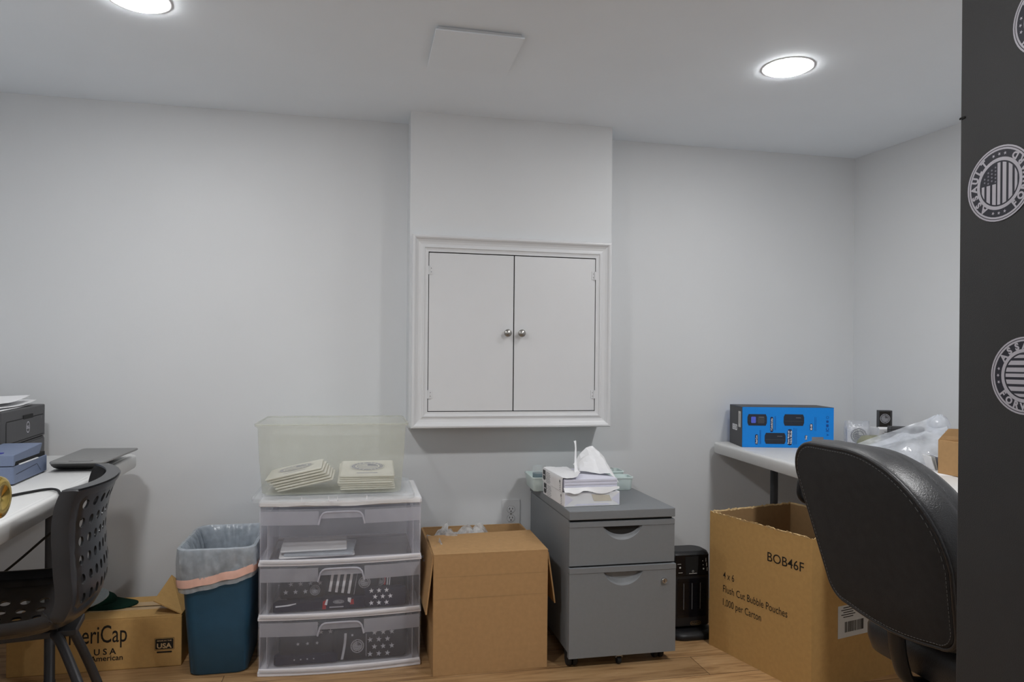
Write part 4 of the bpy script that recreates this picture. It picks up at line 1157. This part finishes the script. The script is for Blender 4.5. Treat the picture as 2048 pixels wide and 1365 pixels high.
def device(cx, cz, w, h, scr):
    q = MB('device'); c_ = .005
    q.face([(cx - w / 2 + c_, cz - h / 2), (cx + w / 2 - c_, cz - h / 2), (cx + w / 2, cz - h / 4), (cx + w / 2, cz + h / 4), (cx + w / 2 - c_, cz + h / 2), (cx - w / 2 + c_, cz + h / 2), (cx - w / 2, cz + h / 4), (cx - w / 2, cz - h / 4)], .0003, F)
    q.use('boxdark').face(rrect(w * .9, .002, .0005, 1, cx, cz - h * .1), .0005, F)
    if scr: q.use('screen').face(rrect(w * .24, h * .55, .003, 2, cx - w * .19, cz), .0006, F); q.use('boxdark').face(rrect(w * .34, h * .6, .002, 1, cx + w * .2, cz), .0006, F)
    q.use('greyink').face(rrect(w * .25, .0022, .0005, 1, cx + w * .22, cz + h * .2 * (1 if not scr else 1.2)), .0007, F)
    q.build('product_picture', t)
device(.064, .120, .084, .050, True); device(.222, .121, .088, .050, False); device(.142, .040, .090, .048, False)
def pill(cx, cz, w, h, lines):
    q = MB('pill'); q.face(rrect(w, h, w * .45, 4, cx, cz), .0003, F); q.use('white')
    for k, l in enumerate(lines):
        q.text(l, .011, F @ T(cx + .0035 + (k - (len(lines) - 1) / 2) * .011, cz, 0) @ RZ(PI / 2), .02, .5, h * .8, .0006)
    q.build('caption', t)
pill(.062, .035, .0125, .044, ['Dual-Core']); pill(.127, .101, .0125, .066, ['7 Colorful Lights']); pill(.205, .046, .020, .070, ['Power Mode and', 'Night Mode']); pill(.297, .091, .0125, .030, ['BS-08']); pill(.275, .045, .009, .022, ['Sleep'])
for x, z, h in ((.076, .045, .06), (.080, .045, .06), (.140, .107, .06), (.144, .107, .06), (.222, .05, .075), (.228, .05, .07), (.234, .05, .07), (.312, .105, .06), (.317, .105, .06)):
    MB('deepblue').face(rrect(.0014, h, .0003, 1, x, z), .0003, F).build('fine_print', t)
ic = MB('deepblue'); Q = lambda z: F @ T(.368, z, 0) @ RZ(PI / 2)
ic.text('IC', .017, F @ T(.372, .080, 0) @ RZ(PI / 2), .03, .5, None, .0004); ic.text('V', .013, F @ T(.372, .058, 0) @ RZ(PI / 2), .03, .5, None, .0004)
ic.face(rrect(.010, .010, .002, 2, .366, .116), .0004, F); ic.face(rrect(.010, .012, .001, 1, .366, .098), .0004, F)
ic.ring(.0045, .006, .0004, 16, F @ T(.366, .134, 0)); ic.build('symbols', t)
gl_ = MB('greyink').face(rrect(.05, .02, .001, 1, .325, .038), .0003, F).build('grey_box_print', t)

# pouch with a round emblem at the wall
def pouch(label, loc, rz, w, h, dp):
    t = thing('plastic_pouch', label, 'pouch', loc, rz)
    rings = []
    for z, k, kd in ((0, .92, .9), (h * .1, 1, 1), (h * .6, .98, .85), (h * .85, .95, .45), (h, .97, .12)):
        rings.append([(x * k + .003 * noise.noise((x * 40, z * 40, 1)), y * kd + .003 * noise.noise((x * 30, z * 30, 9)), z + .003 * noise.noise((x * 30, y * 20, z * 30))) for x, y in rrect(w, dp, dp * .35, 6)])
    MB('film').loft(rings, None, True, True).build('clear_film', t)
    r_ = MB('paper'); r_.prism(rrect(w * .8, h * .72, .006, 3, 0, h * .40), -dp * .28, dp * .28, front((0, 0, 0))).build('card_insert', t, .002)
    q = MB('sticker_d'); emblem(q, front((.005, -dp * .30, h * .40)), h * .30, 'sticker_d', 'label_w', 'sticker_d', False); q.build('round_emblem', t)
pouch('clear pouch printed with a round emblem beside the blue carton', (2.205, 2.845, TZ), math.radians(-25), .108, .112, .05)

# small upright boxes and cards behind the bags
t = thing('small_carton', 'flat white carton lying under the small dark emblem box', 'box', (2.335, 2.80, TZ), math.radians(-8))
MB('paper').box((-.06, -.05, 0), (.06, .05, .083)).build('carton', t, .002)
t = thing('emblem_box', 'small upright dark box with an emblem on its front, near the right wall', 'box', (2.308, 2.79, TZ + .0835), math.radians(-20))
MB('boxdark').box((-.032, -.016, 0), (.024, .016, .078)).build('carton', t, .0015)
q = MB('boxdark'); q.use('ink').prism(rrect(.046, .068, .002, 2, -.007, .039), 0, .0006, front((0, -.016, 0)))
emblem(q, front((-.007, -.0168, .042)), .021, 'grey_fab', 'ink', 'grey_fab', False); q.build('front_print', t)
t = thing('olive_pouch', 'dull olive foil pouch lying between the clear pouch and the poly bag', 'pouch', (2.200, 2.735, TZ), math.radians(12))
MB('olive').loft([[(x, y, z) for x, y in rrect(.12 * k, .08 * k, .014 * k, 4)] for z, k in ((0, .8), (.012, 1), (.03, .97), (.052, .72), (.056, .4))], None, True, True).build('foil', t)
t = thing('card_stack', 'white printed cards leaning in front of the small dark box', 'cards', (2.262, 2.72, TZ + .035), 0, None, (math.radians(20), 0, math.radians(-18)))
q = MB('paper').box((-.045, -.012, 0), (.045, .012, .058)).use('greyink')
for k in range(4): q.face(rrect(.05 - .012 * (k % 2), .003, .0006, 1, -.005, .018 + k * .009), .0123, front((0, 0, 0)))
q.build('cards', t)
for k, (x, y, z, rz, lb) in enumerate(((2.298, 2.62, .065, -.35, 'dark flat box lying lower beside the white cards'), (2.345, 2.64, .082, -.45, 'dark flat box lying higher by the right wall above the poly bag'))):
    t = thing('flat_box', lb, 'box', (x - .06, y, TZ + .0655 * k), rz, 'dark flat boxes')
    z = (.065, .036)[k]
    q = MB('boxdark'); q.box((-.065, -.03, .0), (.065, .03, z)).build('carton', t, .002)
    MB('ink').box((-.0655, -.0305, z * .6), (.0655, .0305, z * .6 + .002)).build('lid_line', t)

# heap of clear poly bags
t = thing('poly_bag', 'large clear poly bag full of white stickers heaped behind the black office chair', 'bag', (1.955, 2.32, TZ), math.radians(-20))
rows = []
n = 34
def heap(u, v):
    # u along the ridge from low left (-1) to high right (1)
    ridge = .030 + .115 * ((u + 1) / 2) ** 1.2
    e_ = max(0, 1 - abs(v) ** 2.2) * max(0, 1 - max(0, abs(u) - .82) / .18) ** .6
    wr = 1 + .3 * fbm(u * 1.8, v * 1.8, 3, 3) + .2 * abs(noise.noise((u * 3, v * 3, 7)))
    return max(.001, ridge * e_ * wr)
for j in range(n + 1):
    v = j / n * 2 - 1
    rows.append([(.20 * u + .012 * noise.noise((u * 3, v * 3, 2)), .13 * v + .012 * noise.noise((u * 3, v * 3, 8)), heap(u, v)) for u in [i / n * 2 - 1 for i in range(n + 1)]])
MB('polybag').grid(rows).build('bag_film', t)
# standing flap of film at the top
fl = []
for j in range(13):
    s = j / 12
    fl.append([(-.19 + .37 * i / 20 + .004 * noise.noise((i * .4, s * 4, 1)), -.02 + .05 * s + .012 * noise.noise((i * .3, s * 3, 4)), .025 + .10 * (i / 20) + s * (.012 + .045 * (i / 20)) ) for i in range(21)])
MB('polybag').grid(fl).build('film_flap', t)
kn = MB('polybag'); kn.loft([[(.165 + r_ * math.cos(a) + .006 * noise.noise((a, r_ * 50, 1)), .02 + r_ * .8 * math.sin(a), .115 + z + .008 * noise.noise((math.cos(a) * 2, math.sin(a) * 2, z * 40))) for a in [2 * PI * k / 24 for k in range(24)]] for r_, z in ((.02, 0), (.04, .012), (.043, .03), (.033, .05), (.012, .06))], None, True, True)
kn.build('film_bunch', t)
k_lab = ('lower left', 'middle', 'upper middle', 'right', 'front', 'rear')
for k, (x, y, z, r_, a_, b_) in enumerate(((-.10, -.03, .02, .024, .5, .2), (-.02, -.05, .035, .026, .3, -.3), (.06, -.03, .06, .026, .6, .3), (.12, -.05, .045, .026, .9, .0), (.03, -.075, .022, .026, .8, .2), (.10, .02, .09, .024, .4, .5))):
    X = t.matrix_basis @ T(x, y, z) @ RZ(b_) @ RX(a_)
    q = MB('label_w'); q.prism(circ(r_, 24), 0, .004); emblem(q, T(0, 0, .0042), r_ * .92, 'sticker_g', 'label_w', 'sticker_g', False)
    o = q.build('round_sticker'); o.matrix_world = T(1.955, 2.32, TZ) @ RZ(math.radians(-20)) @ T(x, y, z) @ RZ(b_) @ RX(a_)
    tag(o, 'white round emblem sticker at the %s of the clear poly bag' % k_lab[k], 'sticker', 'stickers inside the poly bag')
for k in range(5):
    o = MB(('paper', 'label_w', 'sticker_g', 'paper', 'label_w')[k]).box((-.035, -.0012, 0), (.035, .0012, .05 - .003 * k)).build('postcard', None, .0003)
    o.location = (1.952 + k * .012, 2.135 + k * .004, TZ + .001); o.rotation_euler = (0, math.radians(14 + 4 * k) * 0 + 0, 1.2); o.rotation_euler.x = math.radians(-18 + 7 * k)
    tag(o, 'slim card, %s of the fanned row at the poly bag' % ('leftmost', 'second from left', 'middle one', 'second from right', 'rightmost')[k], 'card', 'fanned cards')
o = MB('paper').prism(rrect(.16, .12, .002, 2), 0, .0012).build('paper_sheet'); o.location = (1.96, 2.03, TZ); o.rotation_euler.z = -.5
tag(o, 'white paper sheet lying under the small open carton on the right table', 'paper')
pn = MB('rubber').lathe([(.0, 0), (.006, .004), (.008, .02), (.008, .10), (.004, .125), (0, .13)], None, 14).build('marker_pen')
pn.location = (2.15, 2.20, TZ + .120); pn.rotation_euler = (0, math.radians(78), math.radians(8)); tag(pn, 'black marker tip showing beyond the right end of the poly bag', 'pen')

# small open carton at the right
t = thing('open_carton', 'small brown open carton beside the black door', 'box', (1.905, 2.055, TZ + .0014), math.radians(-2))
BX, BY, BZ, tt = .24, -.33, .112, .004
b = MB('kraft'); b.box((0, BY, 0), (tt, 0, BZ)); b.box((BX - tt, BY, 0), (BX, 0, BZ)); b.box((tt, BY, 0), (BX - tt, BY + tt, BZ)); b.box((tt, -tt, 0), (BX - tt, 0, BZ)); b.box((tt, BY + tt, 0), (BX - tt, -tt, .004)); b.build('body', t, .001)
f_ = MB('kraft_in'); f_.add([(.002, 0, BZ), (BX - .002, 0, BZ), (BX - .01, .01, BZ + .03), (.05, .012, BZ + .035), (.02, .006, BZ + .012)], [(0, 1, 2, 3, 4)]); f_.build('rear_flap', t, 0, 2, .003)
MB('tape').box((-.0006, -.20, .002), (0, -.095, BZ)).build('tape', t)

# ------------------------------------------------------------------ office chair
# local frame: x = the way the chair faces, y = to the far side
t = thing('office_chair', 'black leather office chair seen from behind in front of the right table', 'chair', (1.20, 1.262, 0))
def outline(k=1.0, grow=0.0, n=10):
    """outline of the backrest in (y, z): flat top with round shoulders, narrower bowed foot"""
    P_ = []
    top, bot = .930 + grow, .566 - grow; wt, wb = .222 + grow, .185 + grow
    def corner(cy, cz, r, a0, a1):
        for i in range(n + 1):
            a = a0 + (a1 - a0) * i / n
            P_.append((cy + r * math.cos(a), cz + r * math.sin(a)))
    def corner2(cy, cz, ry, rz, a0, a1):
        for i in range(2 * n + 1):
            a = a0 + (a1 - a0) * i / (2 * n)
            P_.append((cy + ry * math.cos(a), cz + rz * math.sin(a)))
    corner(wt - .075, top - .075, .075, 0, PI / 2); corner2(-wt + .256, top - .20, .236, .20, PI / 2, PI)
    corner(-wb + .05, bot + .05, .05, PI, 1.5 * PI)
    for i in range(1, 6):
        s = i / 6; P_.append((-wb + .05 + (2 * wb - .1) * s, bot - .016 * math.sin(PI * s)))
    corner(wb - .05, bot + .05, .05, 1.5 * PI, 2 * PI)
    cz = .75
    return [(y * k, cz + (z - cz) * k) for y, z in P_]
def bx_(z): return -.14 - (z - .566) * .245            # recline: the top leans back
def ring3(k, dx, grow=0.0):
    return [(bx_(z) + dx - .028 * (1 - min(1, (y / .2) ** 2)) * 0, y, z) for y, z in outline(k, grow)]
b = MB('leather')
b.loft([ring3(.945, .006), ring3(.955, -.002), ring3(.975, .002), ring3(.992, .012), ring3(1.004, .030), ring3(1.006, .052), ring3(1.0, .062), ring3(.994, .064), ring3(.998, .072), ring3(.98, .092), ring3(.94, .106), ring3(.86, .114), ring3(.6, .112)], None, False, True)
b.build('backrest', t)
pn = MB('backfab'); pn.loft([ring3(.952, .004), ring3(.945, -.003), ring3(.92, -.005), ring3(.6, -.008), ring3(.25, -.009)], None, False, True); pn.build('back_panel', t)
MB('leather').tube(ring3(.962, .0), .0042, 8, None, True).build('piping', t)
stt = MB('stitch'); A = ring3(.925, -.0055); A = [Vector(p) for p in A]
for i in range(len(A)):
    p, q = A[i], A[(i + 1) % len(A)]; L_ = (q - p).length; m_ = max(1, int(L_ / .008))
    for k in range(m_):
        s0, s1 = k / m_, (k + .6) / m_
        stt.tube([p.lerp(q, s0), p.lerp(q, s1)], .0007, 4)
stt.build('stitching', t)
sc2 = MB('stitch')
for y, z, r_, l in ((.06, .83, .3, .03), (-.02, .80, .5, .014), (.064, .80, -.2, .01)):
    sc2.prism(rrect(.0016, l, .0006, 1), 0, .0006, fr((bx_(z) - .0072, y, z), (0, -1, 0), (-.24, 0, 1)) @ RZ(r_))
sc2.build('scuff', t)
b = MB('leather')
def sr(k, z): return [(x, y, z) for x, y in rrect(.44 * k, .40 * k, .09 * k, 7, .14, 0)]
b.loft([sr(.86, .455), sr(.97, .462), sr(1, .485), sr(1, .510), sr(.96, .535), sr(.82, .548), sr(.4, .55)], None, True, True); b.build('seat', t)
MB('black').box((.0, -.09, .430), (.24, .09, .458)).build('tilt_plate', t, .01)
MB('black').tube(smooth([(.0, 0, .44), (-.09, 0, .45), (-.118, 0, .50), (-.128, 0, .57)], 5), .022, 12, None, False, .5).build('back_support', t)
MB('black').lathe([(.026, .09), (.026, .26), (.034, .265), (.034, .43)], None, 24).build('gas_lift', t)
for k in range(5):
    a = math.radians(100 + 72 * k); X = RZ(a)
    lg_ = MB('black'); lg_.loft([[(x, y, z) for y, z in ((-w_, h0), (w_, h0), (w_ * .8, h1), (-w_ * .8, h1))] for x, w_, h0, h1 in ((.02, .03, .075, .125), (.16, .024, .072, .108), (.30, .018, .068, .088))], X, True, True, False)
    lg_.build('base_leg', t, .004)
    c_ = MB('rubber')
    for dy in (-.013, .013): c_.lathe([(.006, -.009), (.024, -.009), (.0275, -.003), (.0275, .003), (.024, .009), (.006, .009)], X @ T(.30, dy, .0275) @ RX(PI / 2), 20)
    c_.lathe([(.006, .03), (.006, .07)], X @ T(.30, 0, 0), 10); c_.build('caster', t)
for sy in (-1, 1):
    ar = MB('black'); y = sy * .325
    ar.tube(smooth([(.16, y, .74), (.02, y, .752), (-.09, y, .757), (-.122, y, .768), (-.128, y, .79), (-.118, y, .818), (-.07, y, .832), (.04, y, .83), (.15, y, .80), (.20, y, .72), (.19, y, .58), (.17, sy * .30, .475), (.14, sy * .17, .452)], 6), .0065, 10, None, False, 1.5)
    ar.build('armrest', t)
MB('tubemetal').lathe([(.012, 0), (.014, .02), (.010, .03), (0, .032)], T(-.105, .235, .70) @ RX(-PI / 2), 14).build('adjust_knob', t)

# ------------------------------------------------------------------ doors beside the camera
t = thing('black_door', 'matte black door leaf with round flag emblem stickers at the right edge', 'door', (.82, .85, 0))
MB('door_blk').box((0, -.83, .01), (.035, 0, 2.035)).build('door_leaf', t, .002)
D = lambda y, z: fr((-.0006, y - .85, z), (0, -1, 0), (0, 0, 1))
for y, z, rz in ((.786, 1.337, PI / 2), (.746, 1.085, 0), (.718, 1.531, 0)):
    q = MB('sticker_w'); emblem(q, D(y, z) @ RZ(rz), .0495); q.build('round_sticker', t)
MB('dark').prism(rrect(.010, .003, .001, 1), 0, .0006, D(.846, 1.443)).build('nick', t)
t = thing('white_door', 'white door leaf with a polished brass knob at the left edge', 'door', (-.505, 1.09, 0))
MB('trim').box((-.035, -1.07, .01), (0, 0, 2.035)).build('door_leaf', t, .002)
k = fr((.004, -.066, .918), (0, 1, 0), (0, 0, 1))
MB('brass').lathe([(.032, 0), (.032, .004), (.026, .008), (.012, .011), (.011, .026), (.018, .032), (.0255, .038), (.0275, .044), (.0275, .053), (.0255, .0575), (.021, .0595), (.015, .0585), (.006, .0565), (0, .056)], k, 36).build('door_knob', t)

# ------------------------------------------------------------------ camera and view
cam = bpy.data.cameras.new('camera'); co = bpy.data.objects.new('camera', cam); C.objects.link(co)
cam.sensor_width = 36; cam.lens = 1430 / 2048 * 36; cam.clip_start = .02
cam.shift_y = (727 - 682.5) / 2048
th = math.radians(12.0); roll = .009
co.location = (0, 0, 1.095)
co.matrix_world = T(0, 0, 1.095) @ RZ(-th) @ RX(PI / 2) @ RZ(roll)
sc_ = bpy.context.scene; sc_.camera = co
w = bpy.data.worlds.new('world'); sc_.world = w; w.use_nodes = True
w.node_tree.nodes['Background'].inputs[0].default_value = (.05, .05, .05, 1)
sc_.view_settings.view_transform = 'Standard'; sc_.view_settings.look = 'None'
sc_.view_settings.gamma = 1; sc_.view_settings.exposure = EXPOSURE; sc_.view_settings.use_curve_mapping = False
sc_.cycles.transparent_max_bounces = 32
